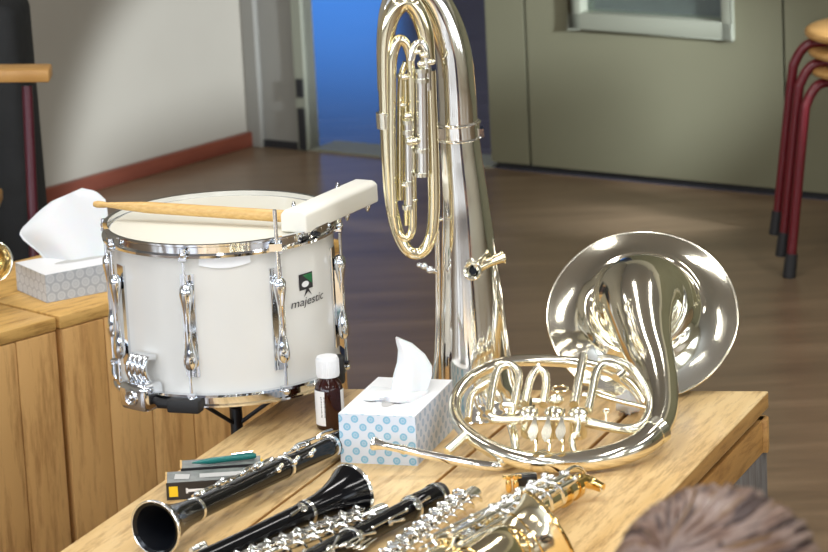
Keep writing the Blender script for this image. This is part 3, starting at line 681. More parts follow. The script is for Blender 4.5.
rr = [.1525, .136, .119, .101, .084, .072, .061, .053, .0455, .0395, .0335, .0285, .0245, .0215]
g_ = G(); g_.tube(pp, rr, 72, 6, caps=False)
g_.tube([p + bN * .002 for p in pp[:8]], [r - .0015 for r in rr[:8]], 72, 6, caps=False)
g_.build('bell', M['horn_silver'], horn)
g_ = G(); g_.ring(bc_, bN, .1530, .0022, 96); g_.build('bell_rim', M['pale_silver'], horn)
main = [(pp[-1], .0212), (N(641, 444, .0), .0195), (N(615, 455, 0), .0182), (N(580, 461.5, 0), .0165), (N(535, 462, 0), .0148), (N(498, 452, 0), .0130), (N(468, 434, .0), .0112), (N(455, 414, .0), .0100), (N(458, 393, .002), .0094), (N(476, 374, .004), .0092), (N(508, 362, .005), .0092), (N(556, 361, .005), .0092), (N(600, 368, .005), .0088), (N(630, 384, .003), .0082), (N(646, 405, .0), .0075)]
dj = (N(641, 444) - N(656, 431)).normalized(); g_ = G(); g_.tube([pp[-1] - dj * .006, pp[-1] + dj * .010], [.0232, .0222], 32, 1); g_.build('ferrule', M['pale_silver'], horn)
g_ = G(); g_.tube([p for p, r in main], [r for p, r in main], 32, 10, caps=True); g_.build('main_tube', M['horn_silver'], horn)
ps = M['pale_silver']
def hh(name, pts, w, mt=ps, par=horn, n=14, k=8):
    g_ = G(); g_.tube([N(*p) for p in pts], [x * hs / 2 for x in w] if isinstance(w, list) else w * hs / 2 * 1.12, n, k); return g_.build(name, mt, par)
# leadpipe with mouthpiece
lead = [Q(386, 446, 5.335), Q(415, 452, 5.33), Q(450, 459.5, 5.325), Q(480, 465, 5.32), Q(500, 466, 5.325), Q(520, 461, 5.36), Q(545, 452, 5.40)]
g_ = G(); g_.tube(lead, [.0060, .0064, .0070, .0076, .0078, .0070, .005], 14); g_.build('leadpipe', M['silver'], horn)
g_ = G(); d = (lead[0] - Q(372, 443, 5.34)); g_.lathe([(.0095, 0), (.0105, .002), (.0105, .005), (.0085, .010), (.0060, .020), (.0048, .03)], Q(372, 443, 5.34), d, 24); g_.build('mouthpiece', M['silver'], horn)
g_ = G(); g_.tube([Q(402, 449, 5.333), Q(406, 450.3, 5.332)], .0075, 14, 1); g_.build('receiver_ring', ps, horn)
hh('inner_tube', [(447, 452, -.004), (456, 444, .0), (466, 434, .006)], 9)
hh('inner_tube', [(468, 420, .0), (472, 396, .004), (486, 384, .01), (497, 380, .014)], 7)
hh('inner_tube', [(509, 418, .006), (514, 436, .0), (516, 452, -.004)], 8)
# first, second and third valve slides
hh('valve_slide', [(489, 413, .022), (492, 392, .024), (497, 372, .026), (505, 365, .028), (514, 367, .028), (519, 376, .026), (516, 395, .024), (511, 416, .022)], 7.5)
hh('valve_slide', [(525, 404, .03), (528, 388, .032), (532, 376, .034), (538, 370, .034), (545, 374, .034), (546, 386, .032), (543, 405, .03)], 7.5)
hh('valve_slide', [(574, 405, .03), (578, 384, .031), (582, 364, .032), (583, 356, .032)], 8.5)
hh('valve_slide', [(588, 411, .03), (592, 392, .031), (596, 374, .032), (603, 365, .032), (614, 366, .03), (622, 372, .028), (616, 378, .028)], 8)
hh('inner_tube', [(598, 360, .03), (612, 360, .03), (630, 368, .022), (644, 386, .014), (650, 405, .01), (645, 422, .01), (632, 429, .014), (610, 427, .018), (585, 422, .02)], 9)
hh('inner_tube', [(490, 416, .02), (498, 420, .02), (525, 420, .02)], 8)
hh('stay_rod', [(594, 394, .02), (615, 400, .016), (648, 408, .01)], 4.5)
for (x, y) in ((589, 382), (588, 395), (538, 401), (510, 405)):
    hh('stay', [(x - 5, y, .03), (x + 4, y + 1, .03)], 6, k=1)
hh('slide_knob', [(538, 370, .034), (538.5, 365, .036)], 5, k=1)
g_ = G(); g_.ring(N(606, 411, .03), (0, -.6, .8), .0035, .0018, 20); g_.tube([N(606, 414, .028), N(606, 425, .022)], .0016, 8, 1); g_.build('water_key', ps, horn)
# rotary valves
for (x, y) in ((529, 409), (554, 409), (578, 410)):
    g_ = G(); c = N(x, y, .040) - hn * .040; g_.lathe([(.0135, -.006), (.0135, .030), (.0148, .031), (.0148, .035), (.012, .0375), (.0065, .040), (.004, .0405), (.001, .041)], c, hn, 28)
    vv = g_.build('rotary_valve', ps, horn)
    g_ = G(); g_.ring(c + hn * .0375, hn, .0095, .0014, 28); g_.ball(c + hn * .042, .003); g_.build('valve_cap', ps, vv)
g_ = G(); g_.ball(N(556, 400, .036), .012, (1, .7, .8)); g_.build('thumb_valve', ps, horn)
g_ = G(); g_.ring(N(560, 389, .036), (hn + Vector((0, -.3, 0))), .0115, .0020, 30, ry=.0065, xdir=(1, 0, 0)); g_.build('finger_hook', M['warm_silver'], horn)
hh('lever_axle', [(526, 419, .042), (574, 419, .042)], 5, k=1)
for i, (x, y) in enumerate(((532, 441), (545.5, 442), (560, 441))):
    x0 = 535 + i * 13.5
    a = N(x0, 417, .046); b_ = N(x, y, .040); side = Vector((1, 0, 0)); vs = []; wl = (.0026, .0028, .0040, .0066, .0078, .0060, .001)
    for j, w in enumerate(wl):
        t = j / 6; p = lerp(a, b_, t) + hn * (.003 * math.sin(PI * t)); vs += [p - side * w, p + side * w, p + side * w - hn * .0016, p - side * w - hn * .0016]
    g_ = G(); g_.add(vs, [(4 * j + q, 4 * j + (q + 1) % 4, 4 * j + 4 + (q + 1) % 4, 4 * j + 4 + q) for j in range(6) for q in range(4)] + [(0, 1, 2, 3), (27, 26, 25, 24)])
    g_.build('lever', ps, horn, angle=60)
    g_ = G(); g_.tube([N(x0, 419, .042), N(x0 + 2, 410, .040)], .0028, 8, 1); g_.tube([N(x0 + 1, 424, .02), N(x0 + 1, 440, .004), N(x0, 452, -.002)], .0028, 8); g_.build('linkage', M['warm_silver'], horn)
hh('stop_arm', [(578, 420, .03), (577, 432, .018), (572, 440, .01), (574, 452, .0)], 6)
for (x, y) in ((523, 420), (574, 421), (583, 421), (577, 436), (528, 454), (552, 456), (571, 455)):
    g_ = G(); g_.ball(N(x, y, .03 if y < 430 else .008), .0052, (1.2, 1, 1)); g_.build('stay_foot', ps, horn)

# ------------------------------------------------------------------ tissue cartons and tissues
def rounded_carton(name, label, A, Bp, depth, h, mats, open_c=None):
    ex_ = (Bp - A); ex_.z = 0; w = ex_.length; ex_.normalize(); ey_ = Vector((-ex_.y, ex_.x, 0))
    if ey_.y < 0: ey_ = -ey_
    t = thing(name, label, 'tissue box', A + UP * 0)
    t.rotation_euler.z = math.atan2(ex_.y, ex_.x)
    # local frame: X along the front, Y to the back
    g_ = G(); g_.hexa([Vector(p) for p in ((0, 0, 0), (w, 0, 0), (w, depth, 0), (0, depth, 0), (0, 0, h), (w, 0, h), (w, depth, h), (0, depth, h))])
    g_.m = [0, 0, 1, 2, 1, 2]
    bx = g_.build('carton', mats, t, world=False, sm=False)
    g_ = G(); cx, cy = w / 2, depth / 2
    rx, ry_ = (w * .3, depth * .12) if w > depth else (w * .12, depth * .3)
    vs = [Vector((cx + math.cos(a) * rx, cy + math.sin(a) * ry_, h + .0004)) for a in (2 * PI * k / 28 for k in range(28))]
    g_.add(vs, [tuple(range(28))]); g_.build('opening', M['print_grey'], t, world=False)
    return t, w, ex_, ey_
def leaf(fn, nu, nv_): 
    g_ = G(); vs = [fn(i / nu, j / nv_) for i in range(nu + 1) for j in range(nv_ + 1)]
    g_.add(vs, [(i * (nv_ + 1) + j, (i + 1) * (nv_ + 1) + j, (i + 1) * (nv_ + 1) + j + 1, i * (nv_ + 1) + j + 1) for i in range(nu) for j in range(nv_)]); return g_
blue_f = dots('pale blue ringed carton front', rgb(216, 226, 240), rgb(136, 190, 220), .0255, .235, .13, 'XZ', .5)
blue_s = dots('pale blue ringed carton side', rgb(200, 208, 224), rgb(146, 172, 202), .0255, .235, .13, 'YZ', .5)
A_, B_ = H(341, 462.5, TH), H(417.5, 466, TH)
Cc = H(460, 425, TH)
ctn, cw, cex, cey = rounded_carton('tissue_box', 'white tissue carton with pale blue ringed dots in front of bottle', A_, B_, (Cc - B_).length * .93, .078, [M['card_white'], blue_f, blue_s])
cc = A_ + cex * cw / 2 + cey * (Cc - B_).length * .55 + UP * .078
def outline_leaf(base_l, base_r, edge_l, edge_r, z, bulge, nu=18, name='tissue', label='', rip=.004):
    """silhouette edges given low to high in pixels at camera depth z; folded forward by bulge"""
    def interp(E, t):
        k = t * (len(E) - 1); i = min(int(k), len(E) - 2); f = k - i; return (E[i][0] * (1 - f) + E[i + 1][0] * f, E[i][1] * (1 - f) + E[i + 1][1] * f)
    def fn(a, b_):
        l = interp(edge_l, a); r = interp(edge_r, a); x = l[0] * (1 - b_) + r[0] * b_; y = l[1] * (1 - b_) + r[1] * b_
        return Q(x, y, z + bulge * (-math.sin(PI * b_)) + rip * math.sin(b_ * 9 + a * 4) * (1 - .5 * a) + .02 * a)
    front = leaf(fn, nu, 16)
    fn2 = lambda a, b_: Q(*(lambda l, r: (l[0] * (1 - b_) + r[0] * b_, l[1] * (1 - b_) + r[1] * b_))(interp(edge_l, a), interp(edge_r, a)), z + bulge * .8 * math.sin(PI * b_) + .004 * math.sin(b_ * 7) + .02 * a)
    bk = leaf(fn2, nu, 16); front.add(bk.v, bk.f)
    o = front.build(name, M['tissue'], angle=80); tag(o, label, 'tissue'); return o
zt = (cc - CAM).dot(F3)
outline_leaf(0, 0, [(390, 396), (392, 385), (393.5, 374), (397, 362), (398, 350), (396, 342), (395.5, 337.5)], [(424, 393), (428, 388), (432, 376), (432, 366), (425, 354), (412, 343), (396.5, 336.5)], zt, .012, label='pointed white tissue pulled up from the blue dotted carton')
# crumpled end of the tissue lying flat on the lid is part of the carton's paper
g_ = leaf(lambda a, b_: H(372 + 58 * a - 14 * b_ , 386 + 14 * b_ + 4 * a, TH + .0785 + .010 * math.sin(PI * a) * math.sin(PI * b_) + .002 * math.sin(a * 14 + b_ * 5)), 16, 8)
fl = g_.build('tissue', M['tissue'], angle=80); tag(fl, 'flat crumple of tissue in the mouth of the blue dotted carton', 'tissue')

grey_f = dots('grey patterned carton front', rgb(172, 182, 194), rgb(198, 206, 214), .020, .42, .26, 'XZ')
grey_s = dots('grey patterned carton side', rgb(180, 184, 190), rgb(206, 210, 214), .020, .42, .26, 'YZ')
A2, B2_ = H(47, 303, TH), H(112, 290.5, TH)
e2 = (B2_ - A2).normalized(); 
ctn2, _, _, _ = rounded_carton('tissue_box', 'grey ring patterned tissue carton on the plank box beside drum', A2, A2 + e2 * .25, .125, .052, [M['card_white'], grey_f, grey_s])
c2 = A2 + e2 * .08 + Vector((-e2.y, e2.x, 0)) * .06 + UP * .05
zt2 = (c2 - CAM).dot(F3) + .03
outline_leaf(0, 0, [(50, 275), (48, 264), (38, 252), (24, 241), (19, 234), (22, 228), (40, 210), (52, 201)], [(102, 271), (104, 262), (106, 250), (108, 235), (108, 215), (106, 200), (96, 191), (82, 188)], zt2, .018, label='wide white tissue fanning up from the grey patterned carton', rip=.006)
# small crumpled tissue under the horn
g_ = G(); cpt = H(629, 413, TH)
vs = []; n1, n2 = 10, 16
for i in range(n1 + 1):
    t = PI * i / n1
    for j in range(n2):
        a = 2 * PI * j / n2; r_ = .017 * (1 + .18 * math.sin(3 * a + 5 * t) + .12 * math.sin(7 * a))
        vs.append(cpt + Vector((math.sin(t) * math.cos(a) * r_ * 1.25, math.sin(t) * math.sin(a) * r_ * 1.1, .017 + math.cos(t) * r_)))
g_.add(vs, [(i * n2 + j, (i + 1) * n2 + j, (i + 1) * n2 + (j + 1) % n2, i * n2 + (j + 1) % n2) for i in range(n1) for j in range(n2)])
tag(g_.build('tissue', M['tissue'], angle=80), 'small crumpled wad of tissue on the table behind the horn tubing', 'tissue')

# ------------------------------------------------------------------ bottle
bb_ = H(331, 427, TH); bot = thing('medicine_bottle', 'small amber glass bottle with white screw cap', 'bottle', bb_)
g_ = G(); g_.lathe([(0.001, 0), (.020, 0), (.0225, .003), (.0225, .062), (.020, .073), (.013, .082), (.012, .090)], bb_, UP, 36); g_.build('glass_body', M['amber'], bot)
g_ = G(); prof = [(.0175, .084), (.0178, .086), (.0178, .112), (.016, .116), (.001, .1165)]; g_.lathe(prof, bb_, UP, 36)
for k in range(36):
    a = 2 * PI * k / 36; g_.tube([bb_ + Vector((math.cos(a) * .0178, math.sin(a) * .0178, .087)), bb_ + Vector((math.cos(a) * .0178, math.sin(a) * .0178, .111))], .0006, 4, 1)
g_.build('cap', M['card_white'], bot)
def lab(a, z, r_=.0229): return bb_ + Vector((math.sin(a) * r_, -math.cos(a) * r_, z))
for (a0, a1) in ((-82, -18), (52, 96)):
    g_ = G(); n_ = 10; vs = []
    for i in range(n_ + 1):
        a = math.radians(a0 + (a1 - a0) * i / n_); vs += [lab(a, .008), lab(a, .064)]
    g_.add(vs, [(2 * i, 2 * i + 2, 2 * i + 3, 2 * i + 1) for i in range(n_)]); lb = g_.build('paper_label', M['card_white'], bot)
g_ = G()
for k in range(13):
    a = math.radians(-36 + (k % 2)); z0 = .022 + k * .0026; h_ = .0012 if k % 3 else .0018; g_.add([lab(a, z0, .0231), lab(a + .32, z0, .0231), lab(a + .32, z0 + h_, .0231), lab(a, z0 + h_, .0231)], [(0, 1, 2, 3)])
g_.build('label_print', M['print_dark'], bot)

# ------------------------------------------------------------------ reed box, card, pens
def pbox(px_a, px_b, depth, h, z): 
    a, b_ = H(*px_a, z), H(*px_b, z); e = (b_ - a).normalized(); n = Vector((-e.y, e.x, 0)); return a, (b_ - a).length, e, n
a, w, e, n = pbox((167, 500.5), (236, 496), .1, .02, TH)
rb = thing('reed_box', 'flat black reed carton with yellow square on its end', 'box', a)
g_ = G(); h_ = .027; w = .125; dp = .055; g_.hexa([a, a + e * w, a + e * w + n * dp, a + n * dp] + [p + UP * h_ for p in (a, a + e * w, a + e * w + n * dp, a + n * dp)]); g_.m = [0, 1, 0, 0, 0, 0]; g_.build('carton', [M['carton_dark'], M['carton_grey']], rb, sm=False)
g_ = G(); q = lambda x, z, o_=.0005: a + e * x + UP * z - n * o_; g_.add([q(.004, .005), q(.017, .005), q(.017, .021), q(.004, .021)], [(0, 1, 2, 3)]); g_.build('yellow_square', M['yellow'], rb)
g_ = G(); g_.add([q(.030, .011), q(.080, .013), q(.080, .0155), q(.030, .0155)], [(0, 1, 2, 3)]); g_.add([q(.029, .009), q(.032, .009), q(.032, .0175), q(.029, .0175)], [(0, 1, 2, 3)]); g_.build('white_print', M['card_white'], rb)
g_ = G(); g_.hexa([a - e * .001 + UP * (h_ - .001) - n * .0008, a - e * .001 + UP * h_ - n * .0008 + e * .0001, a + n * dp + UP * h_ - e * .001, a + n * dp - e * .001 + UP * (h_ - .001)] + [p for p in (a + e * .001 + UP * h_, a + e * .0015 + UP * (h_ + .0006), a + n * dp + e * .0015 + UP * (h_ + .0006), a + n * dp + e * .001 + UP * h_)]); g_.build('carton_edge', M['stick'], rb, sm=False)
g_ = G(); g_.add([a + e * x + n * y + UP * (h_ + .0005) for x, y in ((.012, .015), (.034, .012), (.036, .035), (.014, .04))], [(0, 1, 2, 3)]); g_.add([a + e * x + n * y + UP * (h_ + .0005) for x, y in ((.05, .015), (.12, .015), (.12, .035), (.05, .035))], [(0, 1, 2, 3)]); g_.build('lid_print', M['print_grey'], rb)
a2_ = a + n * (dp + .004) + e * .022; 
rb2 = thing('reed_box', 'slim grey reed packet behind the black carton, pen on top', 'box', a2_)
g_ = G(); h2 = .030; w2, d2_ = .120, .040; g_.hexa([a2_, a2_ + e * w2, a2_ + e * w2 + n * d2_, a2_ + n * d2_] + [p + UP * h2 for p in (a2_, a2_ + e * w2, a2_ + e * w2 + n * d2_, a2_ + n * d2_)]); g_.m = [0, 1, 0, 0, 0, 0]; g_.build('carton', [M['carton_dark'], M['carton_grey']], rb2, sm=False)
g_ = G(); g_.hexa([a2_ + UP * (h2 - .002) - e * .001, a2_ + e * .002 + UP * h2 - n * .0005, a2_ + e * .002 + n * d2_ + UP * h2, a2_ - e * .001 + n * d2_ + UP * (h2 - .002)] + [p + UP * .0008 for p in (a2_ + UP * (h2) - e * .001, a2_ + e * .002 + UP * h2, a2_ + e * .002 + n * d2_ + UP * h2, a2_ - e * .001 + n * d2_ + UP * (h2))]); g_.build('carton_edge', M['stick'], rb2, sm=False)
pz = TH + h2 + .0055
pa, pb = H(192, 463, pz), H(256, 455.5, pz); pd = pb - pa; pen = thing('pen', 'teal pen lying on top of the reed packets', 'pen', pa)
g_ = G(); g_.lathe([(.0008, 0), (.0022, .008), (.0042, .022), (.0048, .03), (.0048, pd.length - .004), (.003, pd.length)], pa, pd, 14); g_.build('barrel', M['teal'], pen)
g_ = G(); g_.tube([pa + pd * .62 + UP * .0055, pa + pd * .95 + UP * .0062], .0014, 8, 1); g_.build('clip', M['chrome'], pen)
pa, pb = H(257, 459, TH + .02), H(270, 469, TH + .012); g_ = G(); g_.tube([pa, lerp(pa, pb, .5), pb], [.0046, .0046, .003], 8, 1); g_.mi = 1; g_.tube([lerp(pa, pb, .5), lerp(pa, pb, .62)], .0049, 8, 1); pc = g_.build('pencil', [M['yellow'], M['black_plastic']]); tag(pc, 'short yellow and black pencil stub beside the reed packets', 'pencil')

# ------------------------------------------------------------------ clarinets
def woodwind(label, p0, p1, Ltot, seed, kind='clarinet', r0=.0150, bell=True, key_side=1, nk=13, lo=-.9, hi=1.5, rods=True, near=0):
    """bell end centre p0 towards top end p1 (world), axis height follows the points"""
    rnd = random.Random(seed)
    X = (p1 - p0).normalized(); Lr = Ltot; S = X.cross(UP).normalized(); Z = S.cross(X).normalized()
    t = thing(kind, label, kind, p0)
    at = lambda x, a=0, r_=0: p0 + X * x + (Z * math.cos(a) + S * math.sin(a)) * r_
    x0 = 0
    if bell:
        g_ = G(); g_.lathe([(.0335, .002), (.0392, .0), (.0400, .0025), (.0385, .006), (.0345, .014), (.0290, .028), (.0235, .047), (.0195, .070), (.0178, .090), (.0172, .104)], p0, X, 56, False); g_.build('bell', M['black_wood'], t)
        g_ = G(); g_.lathe([(.0338, .0025), (.030, .012), (.022, .035), (.014, .07), (.010, .09), (.0005, .095)], p0, X, 56, False); g_.build('bell_bore', M['bore'], t)
        g_ = G(); g_.lathe([(.0388, -.0012), (.0408, -.0008), (.0412, .0025), (.0400, .0045), (.0385, .0040)], p0, X, 56, False); g_.ring(p0 + X * .0, X, .0400, .0016, 56); g_.build('bell_ring', M['nickel'], t)
        x0 = .10
    jn = [x0, x0 + .21, x0 + .215, Ltot]
    g_ = G(); g_.lathe([(r0 + .0028, x0), (r0 + .0015, x0 + .02), (r0 + .0004, x0 + .1), (r0 + .001, x0 + .235)], p0, X, 32); g_.build('lower_joint', M['black_wood'], t)
    x1 = x0 + .24
    xe = Ltot - .065
    g_ = G(); g_.lathe([(r0 + .001, x1), (r0, x1 + .05), (r0, xe)], p0, X, 32); g_.build('upper_joint', M['black_wood'], t)
    g_ = G(); g_.lathe([(r0 + .001, xe + .002), (r0 + .0028, xe + .01), (r0 + .0020, xe + .035), (r0 + .0026, Ltot - .003), (r0 + .0022, Ltot)], p0, X, 32); g_.build('barrel', M['black_wood'], t)
    for xx in (x0, x1, xe, Ltot - .003):
        g_ = G(); g_.lathe([(r0 + .001, xx - .0035), (r0 + .0036, xx - .003), (r0 + .0036, xx + .003), (r0 + .001, xx + .0035)], p0, X, 32); g_.build('joint_ring', M['nickel'], t)
    # rods and keys
    for (a, b_, an) in (((x0 + .05, x0 + .18, 1.0 * key_side), (x1 + .03, xe - .04, 1.0 * key_side)) if rods else ()):
        g_ = G(); g_.tube([at(a, an, r0 + .006), at(b_, an, r0 + .006)], .0017, 8, 1)
        for q in (a, (a + b_) / 2, b_): g_.tube([at(q, an, r0 - .001), at(q, an, r0 + .006)], .0017, 8, 1); g_.ball(at(q, an, r0 + .0065), .0028)
        g_.build('rod', M['nickel'], t)
    xs = [x0 + .02 + (xe - x0 - .03) * i / nk for i in range(nk + 1)]
    for i, xx in enumerate(xs):
        an = rnd.uniform(lo, hi) * key_side; r_ = rnd.choice((.0058, .0068, .0078)); d = (at(xx, an, 1) - at(xx)).normalized()
        g_ = G(); c = at(xx, an, r0 + .0045); g_.lathe([(r_ * .9, -.002), (r_, 0), (r_, .0016), (r_ * .6, .0026), (.0003, .003)], c, d, 18)
        an2 = an + rnd.uniform(-.6, .6); g_.tube([c + d * .002, at(xx + .012, (an + an2) / 2, r0 + .009), at(xx + .03, an2, r0 + .007)], [.002, .0018, .0026], 8, 4)
        g_.build('key', M['nickel'], t)
    for i in range(near):
        xx = x1 - .05 + i * (xe - x1) / max(1, near) * 1.05; an = -1.05 * key_side; d = (at(xx, an, 1) - at(xx)).normalized()
        g_ = G(); g_.tube([at(xx, an, r0 - .001), at(xx, an, r0 + .009)], .0022, 8, 1); g_.ball(at(xx, an, r0 + .010), .0045); g_.tube([at(xx, an, r0 + .008), at(xx + .018, an + .2 * key_side, r0 + .007)], [.002, .0035], 8, 1)
        g_.build('key_post', M['nickel'], t)
    # long spatula keys
    for i in range(4 if rods else 0):
        xx = x1 - .06 + i * .014; an = (1.1 + .22 * i) * key_side; g_ = G()
        g_.tube([at(xx, an, r0 + .009), at(xx + .012, an, r0 + .0115), at(xx + .026, an, r0 + .009), at(xx + .05, an, r0 + .007)], [.0028, .0046, .0032, .0018], 10, 4, flat=.55); g_.build('key_touch', M['nickel'], t)
    return t
ra = .0420
c1a = H(155.5, 528.5, TH + ra - .001); c1b = H(352, 436, TH + .024)
woodwind('black clarinet with its bell mouth facing the viewer at left', c1a, c1b, (c1b - c1a).length, 3, key_side=-1, nk=13, lo=.35, hi=1.15, near=3)
c2a = H(352, 491, TH + ra); c2b = H(150, 586, TH + .024); 
woodwind('black clarinet with its bell flaring away beside tissue carton', c2a, c2b, (c2b - c2a).length, 5, key_side=-1, nk=1, lo=.4, hi=.8, rods=False, near=4)
# joint with grey capped socket
c3b = H(436, 495.5, TH + .0205); c3a = H(250, 592, TH + .0205)
w3 = woodwind('black bell-less clarinet joint with a dull grey end cap', c3a, c3b, (c3b - c3a).length, 9, bell=False, key_side=1, r0=.0155, nk=5, lo=.7, hi=1.4, near=0)
X = (c3b - c3a).normalized(); g_ = G(); g_.lathe([(.0172, .002), (.0178, .006), (.0170, .012), (.0150, .014), (.0005, .014)], c3b, X, 30); g_.build('end_cap', M['carton_dark'], w3)

def flute(label, p0, p1, seed, r0=.0110, side=1):
    rnd = random.Random(seed); X = (p1 - p0).normalized(); Lt = (p1 - p0).length; S = X.cross(UP).normalized(); Z = S.cross(X).normalized()
    t = thing('flute', label, 'flute', p0, None); at = lambda x, a=0, r_=0: p0 + X * x + (Z * math.cos(a) + S * math.sin(a)) * r_
    g_ = G(); g_.lathe([(r0, 0), (r0, Lt - .03), (r0 + .0012, Lt - .029), (r0 + .0012, Lt), (r0 - .001, Lt), (r0 - .001, Lt - .02)], p0, X, 28); g_.build('tube', M['nickel'], t)
    for an in (.95, -.95):
        g_ = G(); g_.tube([at(.02, an, r0 + .0055), at(Lt - .05, an, r0 + .0055)], .0021, 8, 1)
        x = .02
        while x < Lt - .05: g_.tube([at(x, an, r0 - .001), at(x, an, r0 + .006)], .0022, 8, 1); g_.ball(at(x, an, r0 + .0065), .0038); x += .028
        g_.build('rod', M['nickel'], t)
    x = .012; i = 0
    while x < Lt - .035:
        an = rnd.uniform(-.25, .25); d = (at(x, an, 1) - at(x)).normalized(); r_ = (.0098, .0088, .0104)[i % 3]; c = at(x, an, r0 + .0045)
        g_ = G(); g_.lathe([(r_ * .85, -.003), (r_, 0), (r_, .002), (r_ * .75, .0028), (r_ * .5, .002), (.0003, .0022)], c, d, 20); g_.tube([c + d * .0028, at(x, .5 * (1 if i % 2 else -1), r0 + .011), at(x, .95 * (1 if i % 2 else -1), r0 + .006)], .002, 8, 4)
        g_.build('key', M['nickel'], t)
        s2 = -1 if i % 2 else 1
        g_ = G(); g_.tube([at(x + .006, .9 * s2, r0 + .007), at(x + .010, 1.15 * s2, r0 + .012), at(x + .016, 1.5 * s2, r0 + .012)], [.0028, .0038, .0045], 10, 4, flat=.6); g_.build('key_touch', M['nickel'], t)
        x += .0150; i += 1
    return t
flute('silver flute body with round keys lying between the two clarinets', H(235, 568, TH + .018), H(384, 511, TH + .018), 21)
flute('silver flute joint with round keys lying against the saxophone', H(385, 566, TH + .022), H(474, 494, TH + .022), 22)

# ------------------------------------------------------------------ saxophone
sx = thing('saxophone', 'brass saxophone lying with its bell mouth turned to the right', 'saxophone', H(480, 530, TH))
ba_, bb2 = H(396, 590, TH + .034), H(570, 489, TH + .026)
X = (bb2 - ba_).normalized(); Ls = (bb2 - ba_).length; S = X.cross(UP).normalized(); Z = S.cross(X)
Z = Z if Z.z > 0 else -Z
if S.y > 0: S = -S        # towards the viewer
g_ = G(); g_.lathe([(.028, 0), (.024, Ls * .4), (.019, Ls * .75), (.016, Ls - .03), (.016, Ls)], ba_, X, 36); g_.build('body_tube', M['pale_brass'], sx)
g_ = G(); g_.lathe([(.015, Ls), (.0185, Ls + .001), (.0185, Ls + .013), (.015, Ls + .014)], ba_, X, 30); g_.lathe([(.020, Ls - .03), (.020, Ls - .024)], ba_, X, 30); g_.build('neck_receiver', M['brass'], sx)
# neck crook stub and octave key
P0 = ba_ + X * (Ls + .010)
g_ = G(); g_.tube([P0, P0 + X * .02 + Z * .004, P0 + X * .035 - Z * .002 + S * .01, P0 + X * .035 - Z * .008 + S * .03], [.012, .0115, .0095, .007], 20); g_.build('neck', M['brass'], sx)
g_ = G(); g_.tube([P0 - X * .05 + Z * .026, P0 + Z * .03, P0 + X * .03 + Z * .018, P0 + X * .043 + Z * .004, P0 + X * .040 - S * -.02 - Z * .005, P0 + X * .022 + S * .035 - Z * .008], .0026, 10); g_.ball(P0 - X * .03 + Z * .028, .006); g_.build('octave_key', M['nickel'], sx)
at = lambda x, a=0, r_=0: ba_ + X * x + (Z * math.cos(a) + S * math.sin(a)) * r_
rnd = random.Random(4)
for an, rr_ in ((-1.15, .034), (-.7, .036), (.35, .040), (.75, .041)):
    g_ = G(); g_.tube([at(Ls * .25, an, rr_ + .004), at(Ls - .03, an, rr_ - .008)], .0026 if an < .3 else .0042, 10, 1)
    for q in range(7): x = Ls * .28 + q * (Ls * .66) / 6; g_.tube([at(x, an, .015), at(x, an, rr_ + .001)], .0026, 8, 1); g_.ball(at(x, an, rr_ + .002 - .008 * q / 7), .0045)
    g_.build('rod', M['nickel'], sx)
for i in range(11):
    x = Ls * .30 + i * (Ls * .66) / 11; an = -.15 + .35 * (i % 2); r_ = .0165 - i * .0006; rs = .026 - .010 * x / Ls
    d = (at(x, an, 1) - at(x)).normalized(); c = at(x, an, rs + .007)
    g_ = G(); g_.lathe([(r_ * .8, -.005), (r_, 0), (r_, .0025), (r_ * .7, .004), (r_ * .45, .0045), (.0003, .005)], c, d, 24); g_.tube([c + d * .005, at(x, .6, rs + .014), at(x, .75, rs + .012)], .0028, 8, 4)
    g_.build('key_cup', M['nickel'] if i % 3 else M['pale_brass'], sx)
for i in range(5):       # curved key guards on the viewer side
    x = Ls * .52 + i * .035
    g_ = G(); g_.tube([at(x, -.5, .026), at(x + .004, .1, .040), at(x + .012, .8, .042), at(x + .020, 1.4, .032)], .0028, 10); g_.build('key_guard', M['nickel'], sx)
for i in range(6):
    x = Ls * .62 + i * .026; g_ = G(); an = -.9 + .25 * (i % 3); g_.tube([at(x, an, .030), at(x + .008, an, .037), at(x + .018, an, .036)], [.003, .005, .003], 10, 4, flat=.6); g_.ball(at(x + .01, an + .3, .030), .0055); g_.build('key_touch', M['nickel'], sx)
# bell section
sbell = H(548, 528, TH + .058); BX = Vector((.80, .34, .40)).normalized()
sa_ = H(424, 606, TH + .048)
bpts = [sa_, H(462, 577, TH + .047), H(497, 556, TH + .050), sbell - BX * .062, sbell - BX * .034, sbell - BX * .016, sbell - BX * .006, sbell]
brad = [.031, .035, .038, .0415, .045, .050, .0555, .060]
g_ = G(); g_.tube(bpts, brad, 48, 6, caps=False); g_.tube([p + BX * .0005 for p in bpts], [r - .0015 for r in brad], 48, 6, caps=False); sbm = g_.build('bell', M['pale_brass'], sx)
g_ = G(); g_.ring(sbell, BX, .060, .0026, 64); g_.build('bell_rim', M['brass'], sx)
g_ = G(); g_.ring(sbell - BX * .034, BX, .0462, .0014, 64); g_.build('bell_band', M['brass'], sx)
BS = BX.cross(UP).normalized(); BS = BS if BS.y < 0 else -BS; BZ = BS.cross(BX); BZ = BZ if BZ.z > 0 else -BZ
